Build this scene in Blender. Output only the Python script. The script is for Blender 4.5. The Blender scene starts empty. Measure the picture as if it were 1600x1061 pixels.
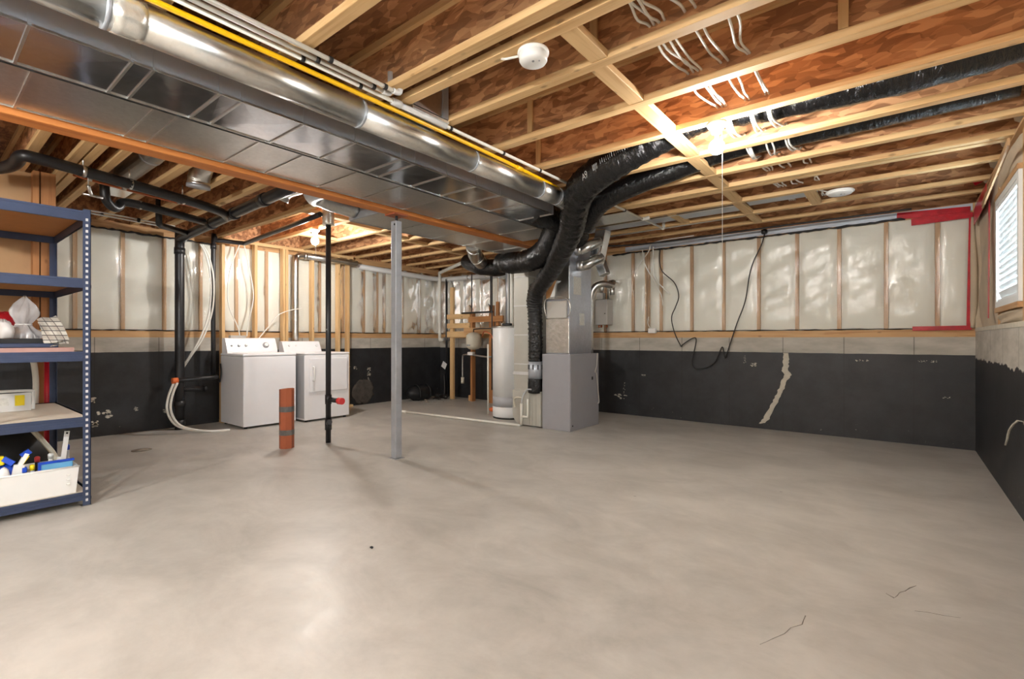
import bpy, bmesh, math, random
from mathutils import Vector, Matrix
random.seed(7)
PI = math.pi
scene = bpy.context.scene
COL = scene.collection

# ---------------------------------------------------------------- camera
YAW = math.radians(38.59)
cam_d = bpy.data.cameras.new('camera')
cam_d.sensor_width = 36.0
cam_d.lens = 758.12 / 1600 * 36
cam_d.clip_start = 0.02
cam = bpy.data.objects.new('camera', cam_d)
COL.objects.link(cam)
cam.location = (0, 0, 1.12)
cam.rotation_euler = (PI / 2, 0, YAW)
scene.camera = cam

# ---------------------------------------------------------------- world, exposure
world = bpy.data.worlds.new('daylight')
scene.world = world
world.use_nodes = True
wb = world.node_tree.nodes['Background']
wb.inputs['Color'].default_value = (0.80, 0.90, 1.0, 1)
wb.inputs['Strength'].default_value = 16.0
vs = scene.view_settings
vs.view_transform = 'Standard'
vs.look = 'None'
vs.gamma = 1.0
vs.use_curve_mapping = False
vs.exposure = 1.1
BULB_FAR, BULB_LEFT, BULB_FILL = 37.0, 43.0, 106.0     # watts of the bare bulbs; the third sets the unseen added fill bulbs

# ---------------------------------------------------------------- helpers: materials
def srgb(r, g, b):
    f = lambda c: (c / 255 / 12.92) if c / 255 <= 0.04045 else ((c / 255 + 0.055) / 1.055) ** 2.4
    return (f(r), f(g), f(b), 1)

class NT:
    def __init__(s, name):
        s.m = bpy.data.materials.new(name)
        s.m.use_nodes = True
        s.t = s.m.node_tree
        s.b = s.t.nodes['Principled BSDF']
    def n(s, kind, **kw):
        nd = s.t.nodes.new(kind)
        for k, v in kw.items():
            if k.startswith('i_'):
                nd.inputs[k[2:].replace('_', ' ')].default_value = v
            else:
                setattr(nd, k, v)
        return nd
    def l(s, a, b):
        s.t.links.new(a, b)
    def coord(s, scale=(1, 1, 1), rot=(0, 0, 0), rnd=True):
        tc = s.n('ShaderNodeTexCoord')
        out = tc.outputs['Object']
        if rnd:
            oi = s.n('ShaderNodeObjectInfo')
            mu = s.n('ShaderNodeVectorMath', operation='MULTIPLY')
            mu.inputs[1].default_value = (37.0, 53.0, 29.0)
            cb = s.n('ShaderNodeCombineXYZ')
            for i in range(3): s.l(oi.outputs['Random'], cb.inputs[i])
            s.l(cb.outputs[0], mu.inputs[0])
            ad = s.n('ShaderNodeVectorMath', operation='ADD')
            s.l(out, ad.inputs[0]); s.l(mu.outputs[0], ad.inputs[1])
            out = ad.outputs[0]
        mp = s.n('ShaderNodeMapping')
        mp.inputs['Scale'].default_value = scale
        mp.inputs['Rotation'].default_value = rot
        s.l(out, mp.inputs['Vector'])
        return mp.outputs[0]
    def noise(s, vec, scale=5, detail=4, rough=.55, dist=0):
        nd = s.n('ShaderNodeTexNoise')
        nd.inputs['Scale'].default_value = scale
        nd.inputs['Detail'].default_value = detail
        nd.inputs['Roughness'].default_value = rough
        nd.inputs['Distortion'].default_value = dist
        s.l(vec, nd.inputs['Vector'])
        return nd.outputs['Fac']
    def vor(s, vec, scale=5, feature='F1', out='Color'):
        nd = s.n('ShaderNodeTexVoronoi', feature=feature)
        nd.inputs['Scale'].default_value = scale
        s.l(vec, nd.inputs['Vector'])
        return nd.outputs[out]
    def ramp(s, fac, stops, interp='LINEAR'):
        nd = s.n('ShaderNodeValToRGB')
        nd.color_ramp.interpolation = interp
        el = nd.color_ramp.elements
        el[0].position, el[0].color = stops[0]
        el[1].position, el[1].color = stops[-1]
        for p, c in stops[1:-1]:
            e = el.new(p); e.color = c
        s.l(fac, nd.inputs['Fac'])
        return nd.outputs['Color']
    def mix(s, fac, a, b, blend='MIX'):
        nd = s.n('ShaderNodeMix', data_type='RGBA', blend_type=blend)
        for sock, v in ((nd.inputs[0], fac), (nd.inputs[6], a), (nd.inputs[7], b)):
            if isinstance(v, (int, float, tuple)): sock.default_value = v
            else: s.l(v, sock)
        return nd.outputs[2]
    def math(s, op, a, b=0.0, clamp=False):
        nd = s.n('ShaderNodeMath', operation=op, use_clamp=clamp)
        for i, v in enumerate((a, b)):
            if isinstance(v, (int, float)): nd.inputs[i].default_value = v
            else: s.l(v, nd.inputs[i])
        return nd.outputs[0]
    def sep(s, vec):
        nd = s.n('ShaderNodeSeparateXYZ'); s.l(vec, nd.inputs[0]); return nd.outputs
    def bump(s, h, strength=.3, dist=.01):
        nd = s.n('ShaderNodeBump')
        nd.inputs['Strength'].default_value = strength
        nd.inputs['Distance'].default_value = dist
        s.l(h, nd.inputs['Height']); s.l(nd.outputs[0], s.b.inputs['Normal'])
    def set(s, color=None, rough=None, metal=None, **kw):
        for k, v in (('Base Color', color), ('Roughness', rough), ('Metallic', metal)):
            if v is None: continue
            if isinstance(v, (int, float, tuple)): s.b.inputs[k].default_value = v
            else: s.l(v, s.b.inputs[k])
        for k, v in kw.items():
            s.b.inputs[k.replace('_', ' ')].default_value = v
        return s.m

K0, K1 = (0, 0, 0, 1), (1, 1, 1, 1)
def shade(c, k): return (c[0] * k, c[1] * k, c[2] * k, 1)

def plain(name, c, rough=.5, metal=0.0, var=.12, scale=8, bump=0, bscale=60, **kw):
    s = NT(name)
    v = s.coord()
    f = s.noise(v, scale, 4)
    col = s.ramp(f, [(.3, shade(c, 1 - var)), (.7, shade(c, 1 + var * .6))])
    if bump:
        s.bump(s.noise(v, bscale, 3), bump, .004)
    return s.set(col, rough, metal, **kw)

def wood(name, axis, c1, c2, knots=True, rough=.65):
    s = NT(name)
    st = [26, 26, 26]; st[axis] = 1.3
    v = s.coord(tuple(st))
    g = s.noise(v, 1.0, 5, .6, .8)
    col = s.ramp(g, [(.3, c2), (.5, shade(c1, .96)), (.72, c1)])
    kt = [9, 9, 9]; kt[axis] = 4.5
    if knots:
        d = s.vor(s.coord(tuple(kt)), 1.0, 'F1', 'Distance')
        k = s.ramp(d, [(.05, K1), (.13, K0)])
        col = s.mix(s.math('MULTIPLY', k, .75), col, shade(c2, .32))
    st2 = [5, 5, 5]; st2[axis] = .8
    w = s.noise(s.coord(tuple(st2)), 1, 3)
    col = s.mix(.28, col, s.ramp(w, [(.35, shade(c2, .75)), (.65, c1)]))
    s.bump(g, .12, .003)
    return s.set(col, rough)

PINE1, PINE2 = srgb(226, 189, 136), srgb(192, 148, 94)
M = {}
for a, ax in enumerate('xyz'):
    M['pine_' + ax] = wood('pine_' + ax, a, PINE1, PINE2)
    M['stud_' + ax] = wood('stud_' + ax, a, srgb(205, 165, 120), srgb(170, 122, 78), False)
M['plate_x'] = wood('plate_x', 0, srgb(214, 172, 122), srgb(176, 124, 76))
M['plate_y'] = wood('plate_y', 1, srgb(214, 172, 122), srgb(176, 124, 76))
M['beam'] = wood('beam', 1, srgb(205, 128, 62), srgb(165, 88, 36), False)
M['redwood_z'] = wood('redwood_z', 2, srgb(182, 126, 76), srgb(146, 92, 50))
M['redwood_x'] = wood('redwood_x', 0, srgb(186, 132, 80), srgb(148, 92, 50))

def osb(name, ca, cb, cc, rot):
    s = NT(name)
    v0 = s.coord((1, 1, 1))
    dn = s.n('ShaderNodeTexNoise'); dn.inputs['Scale'].default_value = 3.0
    s.l(v0, dn.inputs['Vector'])
    ad = s.n('ShaderNodeVectorMath', operation='MULTIPLY_ADD')
    s.l(dn.outputs['Color'], ad.inputs[0]); ad.inputs[1].default_value = (.12,) * 3
    s.l(v0, ad.inputs[2])
    def chips(r, sc, seed):
        mp = s.n('ShaderNodeMapping')
        mp.inputs['Rotation'].default_value = r
        mp.inputs['Scale'].default_value = sc
        mp.inputs['Location'].default_value = (seed, seed * 2, seed)
        s.l(ad.outputs[0], mp.inputs['Vector'])
        return s.sep(s.vor(mp.outputs[0], 1.0, 'F1', 'Color'))[0]
    a = chips(rot, (8, 30, 30), 1)
    b = chips((rot[0] + .4, rot[1] + 1.0, rot[2] + .9), (11, 34, 34), 5)
    h = s.math('ADD', s.math('MULTIPLY', a, .55), s.math('MULTIPLY', b, .45))
    col = s.ramp(h, [(.2, cc), (.48, cb), (.78, ca)])
    big = s.noise(v0, 1.6, 3)
    col = s.mix(.22, col, s.ramp(big, [(.35, shade(cb, .6)), (.65, ca)]))
    s.bump(h, .25, .004)
    return s.set(col, .7)
M['osb'] = osb('osb_web', srgb(222, 170, 122), srgb(176, 122, 80), srgb(124, 80, 50), (0, .5, .2))
M['osb_floor'] = osb('osb_subfloor', srgb(196, 142, 98), srgb(152, 102, 64), srgb(110, 70, 42), (0, 0, .6))
M['plywood'] = plain('plywood_sheet', srgb(176, 140, 100), .7, var=.12, scale=3, bump=.1)

def concrete_floor():
    s = NT('concrete_floor')
    v = s.coord(rnd=False)
    a = s.noise(v, .9, 6, .6, .3)
    b = s.noise(v, 7, 6, .65)
    vs_ = s.coord((1.6, 2.6, 1), (0, 0, .9), False)
    c = s.noise(vs_, 1.1, 7, .68, .5)
    col = s.ramp(a, [(.3, srgb(158, 157, 152)), (.5, srgb(182, 181, 175)), (.7, srgb(198, 196, 190))])
    col = s.mix(.35, col, s.ramp(b, [(.3, srgb(160, 155, 146)), (.7, srgb(210, 205, 195))]))
    col = s.mix(.3, col, s.ramp(c, [(.36, srgb(146, 142, 134)), (.62, srgb(206, 202, 194))]))
    sp = s.vor(s.coord((1, 1, 1), (0, 0, 0), False), 2.3, 'F1', 'Distance')
    spm = s.ramp(sp, [(.012, K1), (.03, K0)])
    col = s.mix(s.math('MULTIPLY', spm, .55), col, srgb(90, 84, 78))
    r = s.ramp(b, [(.3, (.30,) * 3 + (1,)), (.7, (.48,) * 3 + (1,))])
    s.bump(s.noise(v, 40, 4), .05, .004)
    return s.set(col, r, Specular_IOR_Level=.45)
M['floor'] = concrete_floor()

def foundation(name, ztop, ragged, horiz):
    s = NT(name)
    v = s.coord(rnd=False)
    x, y, z = s.sep(v)
    n1 = s.noise(s.coord((6, 6, 1.2) if ragged > .02 else (3, 3, 3), rnd=False), 1.0, 5, .65)
    zz = s.math('ADD', z, s.math('MULTIPLY', s.math('SUBTRACT', n1, .5), ragged))
    blk = s.math('LESS_THAN', zz, ztop)
    dark = s.ramp(s.noise(v, 4, 6, .65), [(.3, srgb(26, 27, 29)), (.7, srgb(46, 47, 50))])
    d = s.vor(v, 9.0, 'F1', 'Distance')
    low = s.math('SUBTRACT', 1.0, s.math('MULTIPLY', z, 1.1), True)
    spk = s.math('LESS_THAN', d, s.math('MULTIPLY', s.math('MULTIPLY', low, .17), s.noise(v, 2.2, 3)))
    patch = s.math('GREATER_THAN', s.noise(v, 24, 5, .7), .70)
    base = s.math('MULTIPLY', s.math('LESS_THAN', z, .16), patch)
    spk = s.math('MAXIMUM', s.math('MULTIPLY', spk, patch), base)
    dark = s.mix(s.math('MULTIPLY', spk, .7), dark, srgb(176, 172, 164))
    light = s.ramp(s.noise(s.coord((3, 3, 9), rnd=False), 1.0, 5, .6), [(.3, srgb(164, 159, 148)), (.7, srgb(198, 193, 182))])
    col = s.mix(blk, light, dark)
    # form seams between the pours
    h = x if horiz == 'x' else y
    m = s.math('MULTIPLY', h, 1 / .62)
    fr = s.math('FRACT', s.math('ADD', m, 50.3))
    seam = s.math('LESS_THAN', s.math('ABSOLUTE', s.math('SUBTRACT', fr, .5)), .008)
    col = s.mix(s.math('MULTIPLY', seam, .5), col, srgb(24, 23, 22))
    rg = s.mix(blk, (.85,) * 3 + (1,), (.5,) * 3 + (1,))
    s.bump(s.noise(v, 30, 5), .2, .006)
    return s.set(col, rg)
M['found_back'] = foundation('foundation_back', .96, .012, 'x')
M['found_left'] = foundation('foundation_left', .97, .012, 'y')
M['found_right'] = foundation('foundation_right', .93, .14, 'y')
M['batt'] = plain('insulation_batt', srgb(244, 243, 232), .9, var=.04, scale=3, bump=.25, bscale=9)
M['batt_tan'] = plain('insulation_tan', srgb(196, 180, 156), .9, var=.14, scale=4, bump=.4, bscale=8)

def poly(name):
    s = NT(name)
    t = s.t
    v = s.coord((1, 1, 1), (0, 0, 0), False)
    mpv = s.coord((4, 4, 1.1), (.3, .5, 0), False)
    w = s.math('ADD', s.noise(mpv, 2.2, 5, .6, 1.6), s.math('ADD', s.math('MULTIPLY', s.noise(v, 14, 3, .5, 1.5), .3), s.math('MULTIPLY', s.noise(s.coord((16, 16, 40), (.5, .6, 0), False), 1.0, 3, .5, 2.0), .16)))
    bp = s.n('ShaderNodeBump'); bp.inputs['Strength'].default_value = .5; bp.inputs['Distance'].default_value = .014
    s.l(w, bp.inputs['Height'])
    tr = s.n('ShaderNodeBsdfTransparent'); tr.inputs[0].default_value = (.97, .97, .96, 1)
    gl = s.n('ShaderNodeBsdfGlossy'); gl.inputs['Roughness'].default_value = .1
    gl.inputs['Color'].default_value = (1, 1, 1, 1)
    s.l(bp.outputs[0], gl.inputs['Normal'])
    df = s.n('ShaderNodeBsdfDiffuse'); df.inputs['Color'].default_value = srgb(226, 226, 222)
    fr = s.n('ShaderNodeFresnel'); fr.inputs['IOR'].default_value = 1.5
    m1 = s.n('ShaderNodeMixShader'); m1.inputs[0].default_value = .12
    s.l(tr.outputs[0], m1.inputs[1]); s.l(df.outputs[0], m1.inputs[2])
    m2 = s.n('ShaderNodeMixShader')
    s.l(fr.outputs[0], m2.inputs[0]); s.l(m1.outputs[0], m2.inputs[1]); s.l(gl.outputs[0], m2.inputs[2])
    s.l(m2.outputs[0], t.nodes['Material Output'].inputs['Surface'])
    return s.m
M['poly'] = poly('vapour_barrier')

def galv(name, c, rough, spang=.1, var=.1):
    s = NT(name)
    v = s.coord()
    f = s.noise(v, 2.2, 4, .6)
    sp = s.sep(s.vor(v, 55, 'F1', 'Color'))[0]
    col = s.ramp(f, [(.3, shade(c, 1 - var)), (.7, shade(c, 1 + var))])
    col = s.mix(.06, col, s.ramp(sp, [(0, K0), (1, K1)]))
    r = s.math('ADD', s.math('MULTIPLY', f, spang), rough - spang / 2)
    s.bump(s.noise(s.coord((1, 1, 1)), 3.5, 2), .18, .02)
    return s.set(col, r, 1.0)
M['galv'] = galv('galvanised_steel', srgb(212, 214, 216), .17)
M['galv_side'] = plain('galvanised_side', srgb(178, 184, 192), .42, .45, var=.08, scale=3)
M['galv_round'] = galv('galvanised_round', srgb(214, 214, 210), .3)
M['galv_dull'] = galv('galvanised_dull', srgb(204, 205, 202), .32)
M['foil'] = plain('foil_tape', srgb(226, 224, 216), .25, .7, var=.2, scale=14, bump=1.0, bscale=22)
M['plenum_blue'] = galv('plenum_steel', srgb(196, 202, 214), .42)
M['cab'] = plain('furnace_grey', srgb(150, 150, 154), .45, var=.03)
M['return_steel'] = plain('return_steel', srgb(182, 180, 170), .45, .15, var=.05)
M['white_enamel'] = plain('white_enamel', srgb(238, 238, 240), .28, var=.015)
M['heater_white'] = plain('heater_white', srgb(228, 229, 228), .35, var=.02)
M['heater_grey'] = plain('heater_grey', srgb(172, 174, 178), .4, var=.02)
M['white_plastic'] = plain('white_plastic', srgb(238, 238, 234), .4, var=.02)
M['pvc'] = plain('pvc_white', srgb(226, 224, 214), .35, var=.03)
M['pvc_grey'] = plain('pvc_grey', srgb(206, 206, 204), .35, var=.03)
M['cream'] = plain('cream_plastic', srgb(214, 208, 190), .4, var=.03)
M['abs'] = plain('abs_black', srgb(34, 34, 36), .38, var=.1)
M['black'] = plain('black_matte', srgb(24, 24, 25), .6, var=.1)
M['black_cable'] = plain('black_cable', srgb(30, 28, 27), .5)
M['yellow'] = plain('gas_yellow', srgb(238, 184, 10), .35, var=.06)
M['steel_post'] = plain('post_steel', srgb(168, 171, 176), .45, .35, var=.1, scale=14)
M['brown_tube'] = plain('brown_tube', srgb(164, 88, 56), .45, var=.08)
M['duct_tape'] = plain('duct_tape', srgb(120, 120, 120), .35, .5, var=.25, scale=30)
M['orange'] = plain('orange_cap', srgb(226, 112, 54), .45)
M['red_cap'] = plain('red_cap', srgb(214, 62, 62), .4)
M['red_tape'] = plain('red_tape', srgb(186, 14, 34), .3, var=.3, scale=14, bump=.5, bscale=25)
M['blue_steel'] = plain('shelf_blue', srgb(64, 75, 102), .4, .3, var=.08, scale=20)
M['hole_light'] = plain('slot_hole', srgb(205, 205, 205), .6)
M['particle'] = plain('particle_board', srgb(206, 196, 182), .6, var=.06, scale=30)
M['particle_brown'] = plain('particle_brown', srgb(178, 128, 78), .7, var=.08, scale=20)
M['cable_white'] = plain('cable_white', srgb(228, 226, 218), .45, var=.03)
M['copper'] = plain('copper', srgb(190, 112, 76), .35, .9)
M['grey_box'] = plain('grey_box', srgb(176, 172, 164), .45, var=.03)
M['label_foil'] = plain('label_foil', srgb(206, 206, 200), .5, .2, var=.18, scale=60)
M['knob_grey'] = plain('knob_grey', srgb(150, 152, 156), .35, .5)
M['seam_dark'] = plain('seam_dark', srgb(40, 42, 46), .5)
M['crack'] = plain('crack_patch', srgb(198, 192, 176), .85, var=.12, scale=20)
def blindmat():
    s = NT('blind_slat')
    tl = s.n('ShaderNodeBsdfTranslucent'); tl.inputs[0].default_value = (.75, .85, .88, 1)
    m = s.n('ShaderNodeMixShader'); m.inputs[0].default_value = .05
    s.set(srgb(236, 240, 240), .5)
    s.l(s.b.outputs[0], m.inputs[1]); s.l(tl.outputs[0], m.inputs[2])
    s.l(m.outputs[0], s.t.nodes['Material Output'].inputs['Surface'])
    return s.m
M['blind'] = blindmat()
M['vinyl'] = plain('vinyl_white', srgb(226, 230, 230), .4, var=.02)
M['vap_blue'] = plain('rim_poly', srgb(196, 204, 214), .35, var=.1, scale=4, bump=.5, bscale=12)
M['duffel'] = plain('duffel_black', srgb(26, 27, 30), .5, var=.2, scale=12, bump=.5, bscale=14)
M['rubble'] = plain('rubble', srgb(150, 142, 130), .9, var=.3, scale=30)
M['bright_blue'] = plain('bright_blue', srgb(24, 72, 190), .35)
M['sky_blue'] = plain('sky_blue', srgb(112, 180, 224), .4)
M['bright_yellow'] = plain('bright_yellow', srgb(240, 214, 20), .4)
M['red_bag'] = plain('red_bag', srgb(150, 22, 30), .35, bump=.5, bscale=20)
M['white_bag'] = plain('white_bag', srgb(232, 230, 228), .35, bump=.6, bscale=22)
M['pink_board'] = plain('pink_board', srgb(178, 140, 132), .6)
M['red_paint'] = plain('red_paint', srgb(204, 20, 44), .4)
M['paper'] = plain('paper_tag', srgb(226, 226, 222), .7)
M['clear_plastic'] = plain('cloudy_plastic', srgb(206, 210, 214), .25, Alpha=.75)
M['bag_film'] = plain('bag_film', srgb(214, 212, 212), .2, var=.1, scale=20, Alpha=.62)
M['porcelain'] = plain('porcelain', srgb(244, 243, 238), .25, var=.01)

def flexmat():
    s = NT('black_flex_duct')
    v = s.coord((1, 1, 1))
    vx = s.coord((14, 5, 5))
    w = s.math('ADD', s.noise(vx, 2.0, 4, .65, 1.8), s.math('MULTIPLY', s.noise(v, 22, 2), .25))
    s.bump(w, .6, .025)
    return s.set(srgb(12, 12, 13), .2)
M['flex'] = flexmat()

def plaid():
    s = NT('plaid_cloth')
    x, y, z = s.sep(s.coord((1, 1, 1), (0, 0, 0), False))
    yy = s.math('ADD', y, s.math('MULTIPLY', z, .35))
    def stripe(a, per, w, ph):
        fr = s.math('FRACT', s.math('ADD', s.math('MULTIPLY', a, 1 / per), ph))
        return s.math('LESS_THAN', fr, w)
    c = s.mix(s.math('MULTIPLY', stripe(z, .06, .45, .1), .5), srgb(186, 182, 172), srgb(132, 124, 114))
    c = s.mix(s.math('MULTIPLY', stripe(yy, .05, .35, .1), .4), c, srgb(150, 136, 122))
    c = s.mix(s.math('MULTIPLY', stripe(z, .031, .2, .6), .85), c, srgb(48, 46, 50))
    c = s.mix(s.math('MULTIPLY', stripe(yy, .037, .13, .3), .8), c, srgb(70, 58, 60))
    return s.set(c, .9)
M['plaid'] = plaid()

def emit(name, c, st):
    s = NT(name)
    s.b.inputs['Emission Color'].default_value = c
    s.b.inputs['Emission Strength'].default_value = st
    s.b.inputs['Base Color'].default_value = (1, 1, 1, 1)
    return s.m

def glassmat():
    s = NT('window_glass')
    tr = s.n('ShaderNodeBsdfTransparent'); tr.inputs[0].default_value = (.93, .97, .98, 1)
    gl = s.n('ShaderNodeBsdfGlossy'); gl.inputs['Roughness'].default_value = .03
    m = s.n('ShaderNodeMixShader'); m.inputs[0].default_value = .08
    s.l(tr.outputs[0], m.inputs[1]); s.l(gl.outputs[0], m.inputs[2])
    s.l(m.outputs[0], s.t.nodes['Material Output'].inputs['Surface'])
    return s.m
M['glass'] = glassmat()

# ---------------------------------------------------------------- helpers: geometry
ORG = {}     # world origin of each root (no root is rotated)
class MB:
    def __init__(s): s.v, s.f, s.sm = [], [], []
    def add(s, vs_, fs, smooth=False):
        o = len(s.v)
        s.v += [tuple(p) for p in vs_]
        s.f += [tuple(i + o for i in f) for f in fs]
        s.sm += [smooth] * len(fs)
        return s
    def box(s, x0, x1, y0, y1, z0, z1):
        vs_ = [(x, y, z) for x in (x0, x1) for y in (y0, y1) for z in (z0, z1)]
        return s.add(vs_, [(0, 1, 3, 2), (4, 6, 7, 5), (0, 4, 5, 1), (2, 3, 7, 6), (0, 2, 6, 4), (1, 5, 7, 3)])
    def rbox(s, x0, x1, y0, y1, z0, z1, r=.01, seg=2, rot=None, smooth=False):
        bm = bmesh.new()
        bmesh.ops.create_cube(bm, size=1)
        for v in bm.verts:
            v.co = Vector(((v.co.x) * (x1 - x0), v.co.y * (y1 - y0), v.co.z * (z1 - z0)))
        bmesh.ops.bevel(bm, geom=bm.edges[:], offset=r, segments=seg, profile=.5, affect='EDGES')
        c = Vector(((x0 + x1) / 2, (y0 + y1) / 2, (z0 + z1) / 2))
        bm.verts.index_update()
        vs_ = [((rot @ v.co) if rot else v.co) + c for v in bm.verts]
        fs = [[v.index for v in f.verts] for f in bm.faces]
        bm.free()
        return s.add(vs_, fs, smooth)
    def obox(s, a, b, w, h, up=(0, 0, 1)):
        """a bar of section w x h from a to b"""
        a, b = Vector(a), Vector(b)
        d = (b - a).normalized()
        u = Vector(up)
        r = d.cross(u)
        if r.length < 1e-4: r = d.cross(Vector((1, 0, 0)))
        r.normalize(); u = r.cross(d)
        vs_ = [p + r * (sx * w / 2) + u * (sz * h / 2) for p in (a, b) for sx in (-1, 1) for sz in (-1, 1)]
        return s.add(vs_, [(0, 1, 3, 2), (4, 6, 7, 5), (0, 4, 5, 1), (2, 3, 7, 6), (0, 2, 6, 4), (1, 5, 7, 3)])
    def tube(s, pts, r, seg=12, sub=0, cap=True, corr=None, jit=0, closed_flat=False):
        P = [Vector(p) for p in pts]
        R = list(r) if isinstance(r, (list, tuple)) else [r] * len(P)
        if sub:
            Q, S = [], []
            for i in range(len(P) - 1):
                p0 = P[max(i - 1, 0)]; p1 = P[i]; p2 = P[i + 1]; p3 = P[min(i + 2, len(P) - 1)]
                n = sub
                for k in range(n):
                    t = k / n
                    Q.append(.5 * ((2 * p1) + (p2 - p0) * t + (2 * p0 - 5 * p1 + 4 * p2 - p3) * t * t + (3 * p1 - p0 - 3 * p2 + p3) * t ** 3))
                    S.append(R[i] * (1 - t) + R[i + 1] * t)
            Q.append(P[-1]); S.append(R[-1])
            P, R = Q, S
        vs_, fs = [], []
        n0 = None
        L = 0
        for i, p in enumerate(P):
            if i: L += (P[i] - P[i - 1]).length
            d = (P[min(i + 1, len(P) - 1)] - P[max(i - 1, 0)]).normalized()
            if n0 is None:
                n0 = d.cross(Vector((0, 0, 1)))
                if n0.length < .05: n0 = d.cross(Vector((1, 0, 0)))
            n0 = (n0 - d * n0.dot(d)).normalized()
            b = d.cross(n0)
            rr = R[i]
            if corr: rr *= 1 + corr[0] * math.sin(L / corr[1] * 2 * PI)
            for k in range(seg):
                a = 2 * PI * k / seg
                q = rr * (1 + (random.uniform(-jit, jit) if jit else 0))
                vs_.append(p + n0 * math.cos(a) * q + b * math.sin(a) * q)
        for i in range(len(P) - 1):
            for k in range(seg):
                k2 = (k + 1) % seg
                fs.append((i * seg + k, i * seg + k2, (i + 1) * seg + k2, (i + 1) * seg + k))
        s.add(vs_, fs, True)
        if cap:
            o = len(s.v) - len(vs_)
            s.f.append(tuple(o + k for k in reversed(range(seg)))); s.sm.append(False)
            e = o + (len(P) - 1) * seg
            s.f.append(tuple(e + k for k in range(seg))); s.sm.append(False)
        return s
    def cyl(s, c, r, z0, z1, seg=24):
        return s.tube([(c[0], c[1], z0), (c[0], c[1], z1)], r, seg)
    def lathe(s, c, prof, seg=24, axis='z'):
        """prof: (radius, height) pairs along an axis through c"""
        vs_, fs = [], []
        for (r, h) in prof:
            for k in range(seg):
                a = 2 * PI * k / seg
                u, w = r * math.cos(a), r * math.sin(a)
                vs_.append({'z': (c[0] + u, c[1] + w, c[2] + h), 'y': (c[0] + w, c[1] + h, c[2] + u),
                            'x': (c[0] + h, c[1] + u, c[2] + w)}[axis])
        n = len(prof)
        for i in range(n - 1):
            for k in range(seg):
                k2 = (k + 1) % seg
                fs.append((i * seg + k, i * seg + k2, (i + 1) * seg + k2, (i + 1) * seg + k))
        fs.append(tuple(reversed(range(seg)))); fs.append(tuple((n - 1) * seg + k for k in range(seg)))
        return s.add(vs_, fs, True)
    def grid(s, fn, nu, nv, smooth=True):
        vs_ = [fn(i / nu, j / nv) for i in range(nu + 1) for j in range(nv + 1)]
        fs = [(i * (nv + 1) + j, (i + 1) * (nv + 1) + j, (i + 1) * (nv + 1) + j + 1, i * (nv + 1) + j + 1)
              for i in range(nu) for j in range(nv)]
        return s.add(vs_, fs, smooth)
    def blob(s, c, rad, nu=14, nv=10, jit=.12, seed=1, flat=None):
        rnd = random.Random(seed)
        vs_, fs = [], []
        for j in range(nv + 1):
            t = PI * j / nv
            for i in range(nu):
                a = 2 * PI * i / nu
                k = 1 + rnd.uniform(-jit, jit)
                z = c[2] + rad[2] * math.cos(t) * k
                if flat is not None: z = max(z, flat)
                vs_.append((c[0] + rad[0] * math.sin(t) * math.cos(a) * k, c[1] + rad[1] * math.sin(t) * math.sin(a) * k, z))
        for j in range(nv):
            for i in range(nu):
                i2 = (i + 1) % nu
                fs.append((j * nu + i, (j + 1) * nu + i, (j + 1) * nu + i2, j * nu + i2))
        return s.add(vs_, fs, True)
    def mesh(s, name, mat, org=(0, 0, 0)):
        me = bpy.data.meshes.new(name)
        me.from_pydata([(p[0] - org[0], p[1] - org[1], p[2] - org[2]) for p in s.v], [], s.f)
        me.polygons.foreach_set('use_smooth', s.sm)
        me.materials.append(M[mat] if isinstance(mat, str) else mat)
        bm = bmesh.new(); bm.from_mesh(me)
        bmesh.ops.recalc_face_normals(bm, faces=bm.faces)
        bm.to_mesh(me); bm.free()
        me.update()
        return me
    def build(s, name, mat, parent=None, label=None):
        org = ORG.get(parent.name, (0, 0, 0)) if parent else (0, 0, 0)
        o = bpy.data.objects.new(name, s.mesh(name, mat, org))
        COL.objects.link(o)
        if parent: o.parent = parent
        ORG[o.name] = org
        if label: o['label'] = label
        return o
    def thing(s, name, mat, label, cat, group=None, base=None):
        """a thing that is one mesh; its origin at its base"""
        if base is None:
            xs = [p[0] for p in s.v]; ys = [p[1] for p in s.v]; zs = [p[2] for p in s.v]
            base = ((min(xs) + max(xs)) / 2, (min(ys) + max(ys)) / 2, min(zs))
        o = bpy.data.objects.new(name, s.mesh(name, mat, base))
        o.location = base
        COL.objects.link(o)
        ORG[o.name] = base
        tag(o, label, cat, group)
        return o

def tag(o, label, cat, group=None):
    o['label'] = label; o['category'] = cat
    if group: o['group'] = group
    return o
def root(name, loc, label, cat, group=None):
    o = bpy.data.objects.new(name, None)
    o.empty_display_size = .1
    o.location = loc
    COL.objects.link(o)
    ORG[o.name] = tuple(loc)
    return tag(o, label, cat, group)
def struct(mb, name, mat):
    o = mb.build(name, mat)
    o['kind'] = 'structure'
    return o
def inst(me, name, parent, loc):
    """an alike piece sharing mesh data"""
    o = bpy.data.objects.new(name, me)
    COL.objects.link(o)
    o.location = loc
    if parent: o.parent = parent
    ORG[o.name] = loc
    return o

# ---------------------------------------------------------------- room numbers (metres; camera stands at x=0, y=0)
XR, XL, YB, YF = .60, -7.22, 6.73, -2.6
ZJ, ZS = 2.50, 2.802           # underside of joists, underside of subfloor
XB0, XB1 = -3.78, -3.64        # beam

# ---------------------------------------------------------------- floor
struct(MB().box(XL - .3, XR + .3, YF - .3, YB + .3, -.15, 0), 'floor', 'floor')

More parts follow.
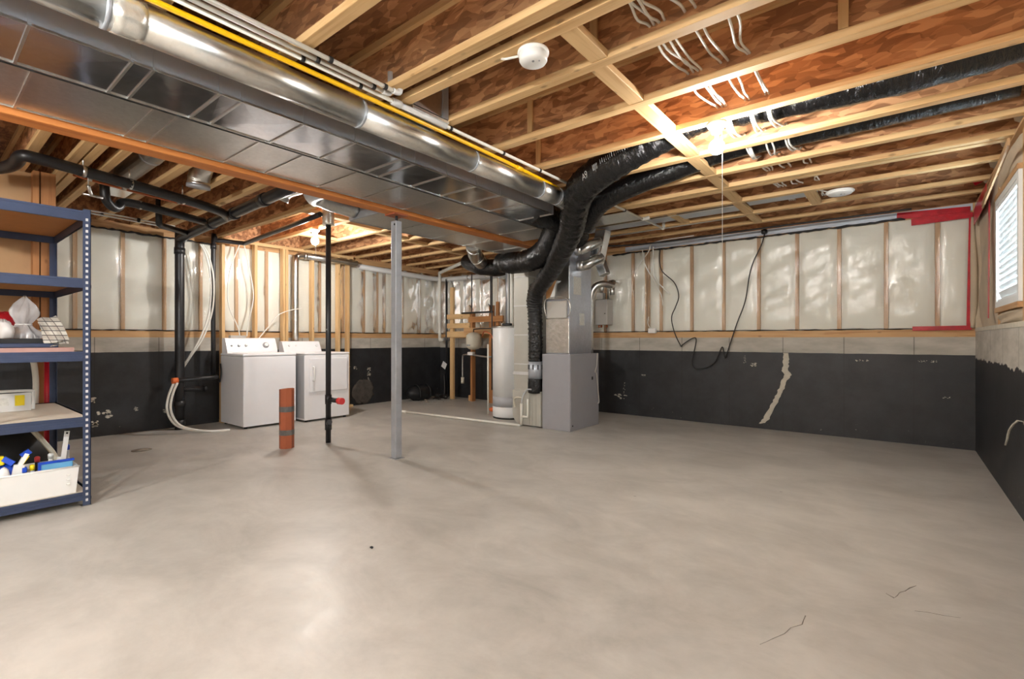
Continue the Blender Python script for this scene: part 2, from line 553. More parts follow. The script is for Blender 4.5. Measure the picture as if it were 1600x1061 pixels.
# ---------------------------------------------------------------- ceiling with its joists
ceil = struct(MB().box(XL - .1, XR + .25, YF - .1, YB + .2, ZS, ZS + .02), 'ceiling', 'osb_floor')
def joist_set(x0, x1, fars, width=.064):
    L = x1 - x0
    web = MB().box(0, L, -.005, .005, .036, .27).mesh('joist', 'osb')
    bot = MB().rbox(0, L, -width / 2, width / 2, 0, .038, .002, 1).mesh('bottom_flange', 'pine_x')
    top = MB().box(0, L, -width / 2, width / 2, .264, .3015).mesh('top_flange', 'pine_x')
    for y in fars:
        j = inst(web, 'joist', ceil, (x0, y - width / 2, ZJ))
        inst(bot, 'bottom_flange', j, (0, 0, 0))
        inst(top, 'top_flange', j, (0, 0, 0))
RIGHT = [-.35, .17, .69, 1.214, 1.723, 1.857, 2.213, 2.735, 3.248, 3.787, 4.304, 4.720, 4.803, 5.283, 5.861, 6.338]
LEFT = [-.35, .10, .62, .845, .918, 1.055, 1.443, 1.76, 2.05, 2.69, 3.27, 3.85, 4.42, 4.85, 5.39, 5.947, 6.44]
joist_set(-3.72, XR + .05, RIGHT)
joist_set(XL - .03, -3.66, LEFT, .060)
# flat blocking between the flanges
blk = []
for k, (y0, y1, x) in enumerate([(1.857, 2.149, -1.16), (2.213, 2.671, -1.2), (2.735, 3.184, -1.2), (3.248, 3.723, -1.215), (3.787, 4.24, -1.24),
                                 (4.304, 4.656, -1.25), (4.803, 5.219, -1.27), (5.283, 5.797, -1.29), (5.861, 6.274, -1.30),
                                 (5.283, 5.797, -1.98), (5.283, 5.797, -.66)]):
    MB().rbox(x - .045, x + .045, y0, y1, ZJ + .002, ZJ + .04, .002, 1).build('blocking', 'pine_y', ceil)
for (y0, y1, x) in [(2.69, 3.21, -5.05), (3.27, 3.79, -5.2), (3.85, 4.36, -5.35), (4.42, 4.79, -5.45), (4.85, 5.33, -5.5), (5.39, 5.89, -5.6), (3.27, 3.79, -6.2)]:
    MB().rbox(x - .045, x + .045, y0, y1, ZJ + .004, ZJ + .042, .002, 1).build('blocking', 'pine_y', ceil)
# web stiffener strips and rim boards
for (y, x) in [(2.664, -1.98), (3.18, -2.28), (2.664, -.2), (2.147, -1.2)]:
    MB().box(x - .02, x + .02, y + .01, y + .026, ZJ + .04, ZS - .04).build('web_stiffener', 'pine_z', ceil)
MB().box(XL - .02, XR + .02, YB + .06, YB + .09, ZJ, ZS).build('rim_board', 'osb', ceil)
MB().box(XL - .06, XL - .03, YF, YB, ZJ, ZS).build('rim_board', 'osb', ceil)

# ---------------------------------------------------------------- walls
def framed_wall(wall, axis, face, sgn, studs, z0, z1, half=.019, bulge=.035, batt='batt', seed=3):
    """studs, batts and a plastic sheet; axis is the run of the wall, sgn the side of the room"""
    rnd = random.Random(seed)
    def pt(u, d, z):                       # u along the wall, d out of the stud face into the room
        return (u, face + sgn * d, z) if axis == 'x' else (face + sgn * d, u, z)
    sm = 'stud_z'
    for u in studs:
        a = pt(u - half, 0, z0); b = pt(u + half, -.089, z1)
        MB().box(min(a[0], b[0]), max(a[0], b[0]), min(a[1], b[1]), max(a[1], b[1]), z0, z1).build('stud', sm, wall)
    for a, b in zip(studs[:-1], studs[1:]):
        ua, ub = a + half + .002, b - half - .002
        if ub - ua < .03: continue
        ph = rnd.uniform(0, 6)
        def fn(s, t, ua=ua, ub=ub, ph=ph):
            e = min(1, 6 * s, 6 * (1 - s), 9 * t, 9 * (1 - t))
            e = math.sin(max(e, 0) * PI / 2)
            w = (.6 + .25 * math.sin(7 * t + ph) + .15 * math.sin(17 * t + 3 * s + ph))
            return pt(ua + (ub - ua) * s, -.03 + bulge * e * w, z0 + (z1 - z0) * t)
        MB().grid(fn, 10, 16).build('insulation_batt', batt, wall)
    lo, hi = studs[0], studs[-1]
    N = int((hi - lo) / .035)
    def sheet(s, t):
        u = lo + (hi - lo) * s
        g = 0
        for a, b in zip(studs[:-1], studs[1:]):
            if a <= u <= b and b - a > .1:
                k = (u - a) / (b - a)
                g = min(1, 4 * k, 4 * (1 - k))
                g = math.sin(g * PI / 2)
        e = min(1, 9 * t, 9 * (1 - t))
        w = .014 * math.sin(9 * t + 5 * u) * math.sin(4 * u + 1.3) + .01 * math.sin(23 * t - 11 * u)
        return pt(u, .006 + g * e * (bulge * .62 + .5 * w + rnd.uniform(-.0035, .0035)), z0 + .002 + (z1 - z0 - .004) * t)
    MB().grid(sheet, N, 30).build('plastic_sheet', 'poly', wall)

# back wall
wall_back = struct(MB().box(XL - .3, XR + .3, YB, YB + .2, 0, 1.146), 'wall_back', 'found_back')
MB().box(XL - .3, XR + .3, YB + .092, YB + .12, 1.146, ZS).build('sheathing', 'osb_floor', wall_back)
MB().box(XL, XR, YB, YB + .09, 1.146, 1.226).build('bottom_plate', 'plate_x', wall_back)
MB().box(XL, XR, YB, YB + .09, 2.41, ZJ).build('top_plate', 'plate_x', wall_back)
MB().box(-3.2, XR - .02, YB - .006, YB - .001, 2.425, ZJ - .004).build('rim_plastic', 'vap_blue', wall_back)
BACK_STUDS = [-7.2, -6.9, -6.55, -6.12, -5.69, -5.26, -4.83, -4.40, -3.97, -3.54, -3.086, -2.875, -2.845, -2.657, -2.225, -1.809, -1.388, -.966, -.542, -.112, .313, .585]
framed_wall(wall_back, 'x', YB, -1, BACK_STUDS, 1.228, 2.41)
def bead(name, parent, p, n, r, amp, seed):
    rnd = random.Random(seed)
    a, b = Vector(p[0]), Vector(p[1])
    pts = [a.lerp(b, i / n) + Vector((0, 0, rnd.uniform(-amp, amp))) for i in range(n + 1)]
    MB().tube(pts, [r * rnd.uniform(.6, 1.5) for _ in pts], 6).build(name, 'black', parent)
bead('sealant_bead', wall_back, [(XL + .05, YB - .012, 1.235), (.4, YB - .012, 1.235)], 90, .006, .003, 3)
bead('sealant_bead', wall_back, [(-3.4, YB - .02, 2.40), (.05, YB - .02, 2.415)], 80, .011, .006, 4)
# pale streak of crack filler on the back wall
def streak(pts, wall, axis, face, sgn, name='crack_filler', mat='crack'):
    mb = MB()
    L, Rr = [], []
    rnd = random.Random(11)
    fine = []
    for (a, b_) in zip(pts[:-1], pts[1:]):
        for k in range(4):
            t = k / 4
            fine.append(tuple(a[i] * (1 - t) + b_[i] * t for i in range(3)))
    fine.append(pts[-1]); pts = fine
    for (u, z, w) in pts:
        L.append((u - w / 2 + rnd.uniform(-.007, .007), z)); Rr.append((u + w / 2 + rnd.uniform(-.007, .007), z))
    vs_ = []
    for d in (.0005, .008):
        for (u, z) in L + Rr:
            vs_.append((u, face + sgn * d, z) if axis == 'x' else (face + sgn * d, u, z))
    n = len(pts); fs = []
    for i in range(n - 1):
        fs.append((2 * n + i, 2 * n + i + 1, 3 * n + i + 1, 3 * n + i))
        fs.append((i, i + 1, 2 * n + i + 1, 2 * n + i)); fs.append((n + i, n + i + 1, 3 * n + i + 1, 3 * n + i))
    return mb.add(vs_, fs).build(name, mat, wall)
def chips(u, z, w, h, wall, axis, face, sgn, n=15):
    """a cluster of small ragged flakes of bare concrete"""
    mb = MB()
    for i in range(n):
        cu, cz = u + random.uniform(-w, w) * .6, z + random.uniform(-h, h) * .7
        k = random.randint(5, 7); r0 = random.uniform(.06, .30) * min(w, h * 1.6)
        ring = [(cu + r0 * random.uniform(.5, 1.5) * math.cos(2 * PI * j / k), cz + r0 * .6 * random.uniform(.5, 1.3) * math.sin(2 * PI * j / k)) for j in range(k)]
        pt = lambda a, d: (a[0], face + sgn * d, a[1]) if axis == 'x' else (face + sgn * d, a[0], a[1])
        mb.add([pt(a, .0006) for a in ring] + [pt(a, .003) for a in ring], [tuple(range(k, 2 * k))] + [(j, (j + 1) % k, (j + 1) % k + k, j + k) for j in range(k)])
    o = mb.build('chipped_patch', 'crack', wall)
    o['kind'] = 'stuff'
streak([(-1.085, .955, .055), (-1.08, .88, .06), (-1.085, .80, .062), (-1.09, .74, .07), (-1.06, .69, .075), (-1.10, .62, .06), (-1.13, .52, .058), (-1.17, .42, .055),
        (-1.21, .32, .06), (-1.26, .22, .055), (-1.30, .13, .07), (-1.345, .075, .05), (-1.37, .06, .02)], wall_back, 'x', YB, -1)
for (u, z, w, h) in [(-.33, .885, .10, .018), (.19, .89, .06, .014), (.28, .89, .05, .014), (-3.26, .26, .16, .05), (-3.22, .40, .025, .12), (-2.92, .60, .05, .02),
                     (-1.55, .85, .02, .09), (-1.45, .8, .05, .03), (.38, .52, .05, .015)]:
    chips(u, z, w, h, wall_back, 'x', YB, -1)
# red sheathing tape in the corner by the window
def tape(parent, pts, w, normal, name='tape_strip', mat='red_tape', off=.02):
    mb = MB()
    nrm = Vector(normal)
    for (a, b) in pts:
        a, b = Vector(a), Vector(b)
        d = (b - a).normalized(); side = d.cross(nrm) * (w / 2)
        mb.obox(a + nrm * off, b + nrm * off, w, .004, normal)
    return mb.build(name, mat, parent)
tape(wall_back, [((-.02, YB, 2.455), (.56, YB, 2.43))], .07, (0, -1, 0))
tape(wall_back, [((.10, YB, 2.37), (.56, YB, 2.385))], .075, (0, -1, 0), off=.03)
tape(wall_back, [((.545, YB, 1.24), (.565, YB, 2.40))], .03, (0, -1, 0), off=.035)
tape(wall_back, [((.11, YB, 1.235), (.57, YB, 1.24))], .045, (0, -1, 0), off=.028)
MB().tube([(.575, YB - .02, 1.24), (.585, YB - .05, 1.5), (.583, YB - .06, 1.9), (.575, YB - .03, 2.35)], [.02, .03, .028, .012], 8, 4).build('plastic_fold', 'batt_tan', wall_back)

# left wall
wall_left = struct(MB().box(XL - .2, XL, YF - .3, YB + .3, 0, 1.146), 'wall_left', 'found_left')
MB().box(XL - .12, XL - .092, YF, YB + .1, 1.146, ZS).build('sheathing', 'osb_floor', wall_left)
MB().box(XL - .09, XL, YF, YB, 1.146, 1.226).build('bottom_plate', 'plate_y', wall_left)
MB().box(XL - .09, XL, YF, YB, 2.41, ZJ).build('top_plate', 'plate_y', wall_left)
LEFT_STUDS = [-.5, -.08, .34, .77, 1.196, 1.626, 2.044, 2.451, 2.895, 3.307, 3.72, 4.14, 4.55, 4.954, 5.19, 5.23, 5.381, 5.783, 6.199, 6.612, 6.70]
framed_wall(wall_left, 'y', XL, 1, LEFT_STUDS, 1.228, 2.41, seed=8)
bead('sealant_bead', wall_left, [(XL + .012, .2, 1.235), (XL + .012, YB, 1.235)], 90, .006, .003, 5)
bead('sealant_bead', wall_left, [(XL + .02, .8, 2.415), (XL + .02, 2.6, 2.395)], 50, .011, .007, 6)
MB().blob((XL + .004, 4.93, .22), (.012, .22, .2), 18, 10, .14, 5, 0).build('damp_mortar_patch', plain('mortar_patch', srgb(84, 78, 72), .9, var=.3, scale=18), wall_left)
for (y, z, w, h) in [(4.62, .71, .04, .02), (4.66, .66, .03, .03), (4.78, .64, .05, .04), (5.05, .60, .05, .04), (5.05, .52, .05, .05), (5.05, .43, .03, .04), (1.33, .42, .06, .05),
                     (1.45, .25, .10, .06), (1.35, .15, .08, .05), (1.75, .28, .03, .03), (2.05, .22, .04, .03)]:
    chips(y, z, w, h, wall_left, 'y', XL, 1)

# right wall, cut for the window
WY0, WY1, WZ0, WZ1 = 4.55, 5.53, 1.37, 2.24
wall_right = struct(MB().box(XR, XR + .2, YF - .3, YB + .3, 0, 1.20), 'wall_right', 'found_right')
MB().box(XR - .004, XR + .1, YF, YB, 1.20, 1.235).build('ledge', 'crack', wall_right)
sh = MB()
VY0, VY1 = -1.75, -.65
sh.box(XR + .1, XR + .13, YF, VY0, 1.2, ZS).box(XR + .1, XR + .13, VY1, WY0, 1.2, ZS).box(XR + .1, XR + .13, VY0, VY1, 1.2, WZ0).box(XR + .1, XR + .13, VY0, VY1, WZ1, ZS).box(XR + .1, XR + .13, WY1, YB + .1, 1.2, ZS)
sh.box(XR + .1, XR + .13, WY0, WY1, 1.2, WZ0).box(XR + .1, XR + .13, WY0, WY1, WZ1, ZS)
sh.build('sheathing', 'osb_floor', wall_right)
for (y0, y1, z0, z1) in [(WY1 + .04, YB - .01, 1.235, 2.49), (3.7, WY0 - .04, 1.235, 2.49), (WY0 - .04, WY1 + .04, 1.235, WZ0 - .035), (WY0 - .04, WY1 + .04, WZ1 + .035, 2.49), (2.7, 3.66, 1.235, 2.49), (1.2, 2.66, 1.235, 2.49), (-.5, 1.16, 1.235, 2.49), (YF, VY0 - .04, 1.235, 2.49), (VY0, VY1, 1.235, WZ0 - .035), (VY0, VY1, WZ1 + .035, 2.49)]:
    ph = random.uniform(0, 6)
    def fn(s, t, y0=y0, y1=y1, z0=z0, z1=z1, ph=ph):
        e = math.sin(min(1, 5 * s, 5 * (1 - s), 5 * t, 5 * (1 - t)) * PI / 2)
        return (XR + .045 - .04 * e * (.7 + .3 * math.sin(9 * t + 6 * s + ph)) , y0 + (y1 - y0) * s, z0 + (z1 - z0) * t)
    MB().grid(fn, 12, 12).build('insulation_batt', 'batt_tan', wall_right)
for y in (WY0 - .02, WY1 + .02, 3.68, 2.68, 1.18, -.52, VY0 - .02, VY1 + .02):
    MB().box(XR + .03, XR + .095, y - .019, y + .019, 1.235, 2.49).build('stud', 'stud_z', wall_right)
MB().box(XR - .004, XR + .095, YB - .05, YB - .005, 1.235, 2.49).build('corner_stud', 'batt_tan', wall_right)
MB().box(XR + .005, XR + .095, WY0, WY1, WZ1 - .002, WZ1 + .036).build('lintel', 'stud_y', wall_right)
MB().box(XR + .005, XR + .095, WY0, WY1, WZ0 - .036, WZ0 + .002).build('rough_sill', 'stud_y', wall_right)
MB().box(XR + .005, XR + .1, YF, YB, 2.49, 2.51).build('top_plate', 'stud_y', wall_right)
for a, b in zip(RIGHT[:-1], RIGHT[1:]):
    if b - a > .2 and a > .5:
        MB().blob((XR + .03, (a + b) / 2 - .03, 2.655), (.06, (b - a) / 2 - .04, .14), 12, 8, .08, int(a * 50)).build('rim_batt', 'batt_tan', wall_right)
tape(wall_right, [((XR, 5.72, 1.30), (XR, 5.66, 2.28))], .07, (-1, 0, 0), off=.012)
tape(wall_right, [((XR, 6.62, 2.33), (XR, 5.75, 2.37))], .16, (-1, 0, 0), off=.02)
tape(wall_right, [((XR - .1, 6.0, 2.56), (XR - .02, 6.0, 2.6))], .14, (0, -1, 0), off=.02)
MB().obox((XR - .06, 4.35, 2.37), (XR - .045, 5.72, 2.26), .05, .012, (1, 0, 0)).build('loose_batten', 'plywood', wall_right)
streak([(4.10, .55, .02), (4.25, .62, .05), (4.45, .6, .05), (4.62, .555, .035), (4.78, .49, .03), (4.86, .42, .04), (4.93, .36, .02)], wall_right, 'y', XR, -1)

# wall behind the camera
wall_front = struct(MB().box(XL - .2, XR + .2, YF - .2, YF, 0, ZS), 'wall_front', plain('front_wall', srgb(205, 200, 188), .85))

# window with its frame, panes and blind
win2 = struct(MB().box(XR + .070, XR + .074, VY0 + .05, VY1 - .05, WZ0 + .05, WZ1 - .05), 'window_2_unseen', 'glass')  # unseen window read off the cool floor light, added to even out the room
fr = MB()
fr.box(XR + .01, XR + .10, VY0, VY0 + .05, WZ0, WZ1).box(XR + .01, XR + .10, VY1 - .05, VY1, WZ0, WZ1)
fr.box(XR + .01, XR + .10, VY0 + .05, VY1 - .05, WZ0, WZ0 + .05).box(XR + .01, XR + .10, VY0 + .05, VY1 - .05, WZ1 - .05, WZ1)
fr.build('window_frame', 'vinyl', win2)
win = struct(MB().box(XR + .070, XR + .074, WY0 + .05, WY1 - .05, WZ0 + .05, WZ1 - .05), 'window_1', 'glass')
fr = MB()
fr.box(XR + .01, XR + .10, WY0, WY0 + .05, WZ0, WZ1).box(XR + .01, XR + .10, WY1 - .05, WY1, WZ0, WZ1)
fr.box(XR + .01, XR + .10, WY0 + .05, WY1 - .05, WZ0, WZ0 + .05).box(XR + .01, XR + .10, WY0 + .05, WY1 - .05, WZ1 - .05, WZ1)
fr.build('window_frame', 'vinyl', win)
MB().box(XR + .06, XR + .085, (WY0 + WY1) / 2 - .015, (WY0 + WY1) / 2 + .015, WZ0 + .05, WZ1 - .05).build('mullion', 'vinyl', win)
blind = root('window_blind', (XR + .03, (WY0 + WY1) / 2, WZ0 + .05), 'white horizontal slat blind closed over the small basement window', 'blind')
NS = 15
slat = MB().obox((0, -(WY1 - WY0) / 2 + .055, 0), (0, (WY1 - WY0) / 2 - .055, 0), .058, .0012, (.95, 0, .3)).mesh('slat', 'blind')
for i in range(NS):
    inst(slat, 'slat', blind, (0, 0, .05 + i * (WZ1 - WZ0 - .17) / (NS - 1)))
MB().box(XR + .012, XR + .05, WY0 + .052, WY1 - .052, WZ1 - .088, WZ1 - .052).build('head_rail', 'blind', blind)
MB().box(XR + .02, XR + .04, WY0 + .055, WY1 - .055, WZ0 + .055, WZ0 + .07).build('bottom_rail', 'blind', blind)

# open framed partition behind washer and dryer
wall_part = struct(MB().box(-7.185, -7.095, 2.655, 4.66, 2.455, 2.495), 'wall_partition', 'pine_y')
for y in (2.677, 3.101, 3.5, 3.545, 3.953, 4.40, 4.575):
    MB().rbox(-7.185, -7.095, y - .019, y + .019, .04, 2.455, .002, 1).build('stud', 'pine_z', wall_part)
MB().box(-7.185, -7.095, 2.655, 4.66, 0, .04).build('bottom_plate', 'pine_y', wall_part)

# stair enclosure hanging behind the shelving
wall_st = struct(MB().box(-5.60, -5.588, -.9, .66, 1.24, 2.49), 'wall_stair', 'plywood')
MB().box(-5.585, -5.496, .652, .690, 1.2, 2.495).build('stud', 'redwood_z', wall_st)
MB().box(-5.585, -5.500, .70, .79, 1.2, 2.495).build('stud', 'redwood_z', wall_st)
MB().box(-5.585, -5.496, -.1, -.06, 1.2, 2.495).build('stud', 'redwood_z', wall_st)
MB().box(-5.600, -5.496, -.9, .8, 1.16, 1.2).build('landing_plate', 'plate_y', wall_st)
MB().box(-5.70, -5.61, .70, .79, 0, 1.16).build('landing_post', 'redwood_z', wall_st)

# ================================================================ structure-sized things
# dropped beam
b = MB().rbox(XB0, XB1, YF, 5.6, 2.30, ZJ - .002, .004, 1).thing('support_beam', 'beam', 'long orange-brown dropped wooden beam running beside the sheet metal ducts', 'beam')

# steel post under the beam
t = root('steel_post', (-3.71, 2.90, 0), 'square grey steel telepost standing under the orange-brown beam', 'post')
px, py = -3.71, 2.90
MB().rbox(px - .036, px + .036, py - .036, py + .036, .006, 2.235, .006, 2).build('post_tube', 'steel_post', t)
MB().box(px - .055, px + .055, py - .055, py + .055, 0, .006).build('base_plate', 'steel_post', t)
MB().cyl((px, py), .014, 2.235, 2.285, 12).build('jack_screw', 'black', t)
MB().box(px - .075, px + .075, py - .075, py + .075, 2.285, 2.299).build('top_plate', 'brown_tube', t)
MB().cyl((px + .02, py - .037), .008, 2.19, 2.206, 8).build('bolt', 'black', t)

# rectangular ducts: each a run of separate sections
def rect_duct(name, label, x0, x1, ys, z0, z1, mats, tilt, endcap=True, cleats=True):
    r_ = root(name, ((x0 + x1) / 2, ys[0], z0), label, 'duct')
    rnd = random.Random(len(label))
    for i, (a, b_) in enumerate(zip(ys[:-1], ys[1:])):
        a2, b2 = a + .003, b_ - .003
        k = rnd.uniform(-tilt, tilt); q = rnd.uniform(-tilt, tilt)
        m = (a2 + b2) / 2
        d = rnd.uniform(.0005, .0025)
        xm = (x0 + x1) / 2
        # cross-broken underside
        vs_ = [(x0, a2, z0), (x1, a2, z0), (x1, b2, z0), (x0, b2, z0), (xm, m, z0 - d),
               (x0, a2, z1), (x1, a2, z1), (x1, b2, z1), (x0, b2, z1)]
        fs = [(0, 4, 1), (1, 4, 2), (2, 4, 3), (3, 4, 0), (0, 1, 6, 5), (1, 2, 7, 6), (2, 3, 8, 7), (3, 0, 5, 8), (5, 6, 7, 8)]
        MB().add(vs_, fs).build('duct_section', mats, r_)
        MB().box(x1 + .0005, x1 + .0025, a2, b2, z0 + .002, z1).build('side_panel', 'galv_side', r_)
        if cleats:
            MB().box(x0 - .004, x1 + .004, b_ - .005, b_ + .005, z0 - .007, z0 - .0005).build('drive_cleat', 'galv_round', r_)
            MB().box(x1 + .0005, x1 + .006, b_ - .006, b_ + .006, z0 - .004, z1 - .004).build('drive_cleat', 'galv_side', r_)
    MB().box(x1 - .002, x1 + .005, ys[0], ys[-1], z0 - .006, z0 + .004).build('edge_seam', 'galv_round', r_)
    MB().box(x0 - .005, x0 + .002, ys[0], ys[-1], z0 - .006, z0 + .004).build('edge_seam', 'galv_round', r_)
    return r_
ysA = [-1.6, -1.2, -.8, -.4, 0, .30, .62, .70, .97, 1.07, 1.40, 1.73, 2.08, 2.2, 2.50, 2.82, 3.12, 3.44, 3.9]
dA = rect_duct('trunk_duct', 'wide galvanised trunk duct nearest the camera, ending above the black flex ducts', -3.02, -2.61, ysA, 2.33, 2.49, 'galv', .004)
MB().box(-3.02, -2.61, 3.895, 3.903, 2.33, 2.49).build('end_cap', 'galv_side', dA)
ysB = [-1.6, -1.1, -.6, -.1, .36, .82, .93, 1.36, 1.64, 2.05, 2.45, 2.9, 3.35, 3.8, 4.3, 4.75]
dB = rect_duct('trunk_duct', 'galvanised trunk duct squeezed between the beam and the other trunk duct', -3.615, -3.065, ysB, 2.335, 2.49, 'galv_dull', .004)
MB().box(-3.058, -3.028, -1.6, 3.9, 2.35, 2.48).build('gap_shade_strip', 'seam_dark', dB)  # dark bar filling the gap between the ducts, in place of its shade
dC = rect_duct('trunk_duct', 'grey sheet metal duct on the laundry side of the beam', -4.40, -3.80, [2.85, 3.4, 3.95, 4.5, 5.05, 5.5], 2.335, 2.49, 'galv_dull', .003)
MB().box(-4.40, -3.80, 2.84, 2.852, 2.335, 2.49).build('end_cap', 'galv_side', dC)

# long round duct
r_ = root('round_duct', (-2.38, -1.6, 2.31), 'long round galvanised pipe duct hanging beside the trunk duct', 'duct')
ry = [-1.6, -.6, .48, 1.60, 2.52, 3.34, 3.62]
for a, b_ in zip(ry[:-1], ry[1:]):
    MB().tube([(-2.385, a + .002, 2.395), (-2.385, b_ - .002, 2.395)], .0765, 32).build('pipe_section', 'galv_round', r_)
    MB().tube([(-2.385, b_ - .008, 2.395), (-2.385, b_ + .008, 2.395)], .0785, 32).build('crimp_joint', 'galv_side', r_)
MB().tube([(-2.385, .50, 2.395), (-2.385, .60, 2.395)], .0792, 24, 3, jit=.012).build('tape_wrap', 'foil', r_)
MB().tube([(-2.385, 3.62, 2.395), (-2.40, 3.80, 2.38), (-2.45, 3.98, 2.34)], [.078, .074, .06], 24, 4).build('pipe_elbow', 'galv_dull', r_)

# gas line and vacuum pipes
g = root('gas_pipe', (-2.30, -1.6, 2.44), 'thin bright yellow gas pipe running along the round duct', 'pipe')
MB().tube([(-2.31, -1.6, 2.455), (-2.30, 1.0, 2.458), (-2.30, 2.2, 2.458), (-2.32, 3.0, 2.458), (-2.36, 3.67, 2.455), (-2.45, 3.9, 2.45)], .0125, 12, 4).build('pipe_run', 'yellow', g)
MB().tube([(-2.318, 2.96, 2.458), (-2.32, 3.03, 2.458)], .017, 12).build('coupling', 'yellow', g)
gy = MB().tube([(-2.92, 4.93, 2.45), (-2.93, 4.95, 2.38), (-2.99, 4.97, 2.32)], .013, 10, 4).thing('gas_stub', 'yellow', 'short yellow gas pipe end poking out below the black flex duct', 'pipe')
def vac(x, y1, label, extra=None):
    v = root('vacuum_pipe', (x, -1.6, 2.45), label, 'pipe', 'white pipes clipped under the joists')
    MB().tube([(x, -1.6, 2.476), (x, y1, 2.476)], .0112, 14).build('pipe_run', 'pvc', v)
    return v
v1 = vac(-2.155, 1.66, 'white pipe nearest the room of three running side by side')
v2 = vac(-2.203, 1.63, 'white pipe in the middle of three running side by side')
v3 = vac(-2.252, 5.75, 'longest white pipe, running on past the black flex ducts')
for v, x, y in ((v1, -2.155, 1.66), (v2, -2.203, 1.63)):
    MB().tube([(x, y, 2.476), (x, y + .035, 2.478), (x, y + .05, 2.50), (x, y + .05, 2.6)], .015, 12, 3).build('elbow', 'pvc_grey', v)
for yy in (.2, 1.25, 1.57):
    for v, x, dy in ((v1, -2.155, .04), (v2, -2.203, .0), (v3, -2.252, -.05)):
        MB().tube([(x, yy + dy - .009, 2.476), (x, yy + dy + .009, 2.476)], .0155, 12).build('clip', 'black', v)
for yy in (2.19, 2.72, 3.18, 4.32, 4.72, 5.2):
    MB().tube([(-2.252, yy - .009, 2.476), (-2.252, yy + .009, 2.476)], .0155, 12).build('clip', 'black', v3)
MB().tube([(-2.252, 1.73, 2.476), (-2.252, 1.79, 2.476)], .02, 14).build('coupling', 'pvc_grey', v3)
MB().tube([(-2.252, 1.79, 2.474), (-2.252, 2.15, 2.474)], .0165, 14).build('wide_length', 'pvc_grey', v3)
MB().tube([(-2.252, 5.17, 2.476), (-2.252, 5.2, 2.476), (-2.19, 5.22, 2.49)], .02, 12).build('tee', 'pvc', v3)
MB().tube([(-2.252, 5.75, 2.476), (-2.252, 5.78, 2.478), (-2.252, 5.8, 2.51), (-2.252, 5.8, 2.6)], .02, 12, 3).build('elbow', 'pvc', v3)
# sheet metal boot between joists
bt = root('stack_boot', (-2.22, 2.03, ZJ), 'grey sheet metal boot standing between joists above the white pipes', 'duct boot')
MB().box(-2.30, -2.235, 1.866, 2.145, ZJ + .01, ZS - .005).build('boot_body', 'galv_dull', bt)
MB().box(-2.236, -2.225, 2.10, 2.146, ZJ + .005, ZS - .01).build('boot_flange', 'galv_side', bt)
MB().box(-2.42, -2.225, 1.86, 2.15, ZJ - .018, ZJ - .002).build('boot_lip', 'galv_round', bt)

# ---------------------------------------------------------------- black flex ducts
def flex(name, label, pts, r, sub=10, corr=(.035, .045), jit=.03, metal=None):
    f_ = root(name, pts[0], label, 'flex duct')
    MB().tube(pts, r, 20, sub, True, corr, jit).build('sleeve', 'flex', f_)
    return f_
f1 = flex('flex_duct', 'fat black flexible duct running from the window side and dropping to the furnace',
     [(.55, 3.50, 2.645), (0, 3.50, 2.635), (-.6, 3.49, 2.652), (-1.05, 3.48, 2.67), (-1.35, 3.46, 2.60), (-1.75, 3.48, 2.505), (-2.1, 3.62, 2.435), (-2.34, 3.87, 2.36), (-2.56, 4.16, 2.23), (-2.87, 4.46, 2.08), (-3.20, 4.73, 1.92), (-3.50, 4.90, 1.74)],
     [.125, .125, .12, .10, .11, .125, .135, .135, .125, .115, .11, .10], 14)
f1b = flex('flex_duct', 'upright black flexible duct standing between the furnace and the return duct',
     [(-3.50, 4.90, 1.77), (-3.6, 4.97, 1.62), (-3.63, 5.02, 1.45), (-3.63, 5.03, 1.1), (-3.63, 5.03, .84)], [.1, .098, .092, .09, .088], 16, (.075, .04), .06)
MB().cyl((-3.63, 5.03), .09, .62, .84, 28).build('metal_collar', 'galv_side', f1b)
for k in range(9):
    a = 2 * PI * k / 9 + .1
    MB().box(-3.63 + .0905 * math.cos(a) - .006, -3.63 + .0905 * math.cos(a) + .006, 5.03 + .0905 * math.sin(a) - .006, 5.03 + .0905 * math.sin(a) + .006, .74, .80).build('collar_tab', 'seam_dark', f1b)
MB().tube([(-3.63, 5.03, .62), (-3.63, 5.03, .44)], .096, 20, 6, True, (.03, .04)).build('lower_sleeve', 'flex', f1b)
f2 = flex('flex_duct', 'slimmer black flexible duct in the next joist bay behind the bulb',
     [(.55, 4.05, 2.64), (-.3, 4.06, 2.635), (-1.0, 4.06, 2.64), (-1.4, 4.06, 2.57), (-1.9, 4.09, 2.50), (-2.25, 4.16, 2.42), (-2.5, 4.32, 2.28)],
     [.1, .1, .1, .09, .095, .1, .1], 10, (.012, .06), .012)
f3 = flex('flex_duct', 'ribbed black flexible duct curving under the far end of the beam',
     [(-4.0, 4.78, 2.10), (-3.75, 4.72, 2.07), (-3.5, 4.66, 2.06), (-3.25, 4.60, 2.10), (-3.05, 4.52, 2.22), (-2.91, 4.42, 2.38)], [.115, .125, .13, .13, .13, .125], 12, (.08, .045), .03)
f4 = flex('flex_duct', 'short black flexible duct joining the open end of the trunk duct',
     [(-2.85, 3.90, 2.41), (-2.82, 4.1, 2.40), (-2.75, 4.35, 2.34), (-2.72, 4.6, 2.2)], [.12, .13, .13, .11], 10, (.03, .05), .02)
f5 = flex('flex_duct', 'dark flexible duct in the far corner above the expansion tank',
     [(-5.35, 5.55, 2.36), (-5.05, 5.5, 2.25), (-4.72, 5.55, 2.2), (-4.4, 5.7, 2.25)], [.11, .13, .13, .12], 8, (.04, .05), .02)
e5 = root('vent_elbow', (-4.85, 5.2, 2.3), 'dented galvanised elbow at the far end of the grey duct by the beam', 'duct')
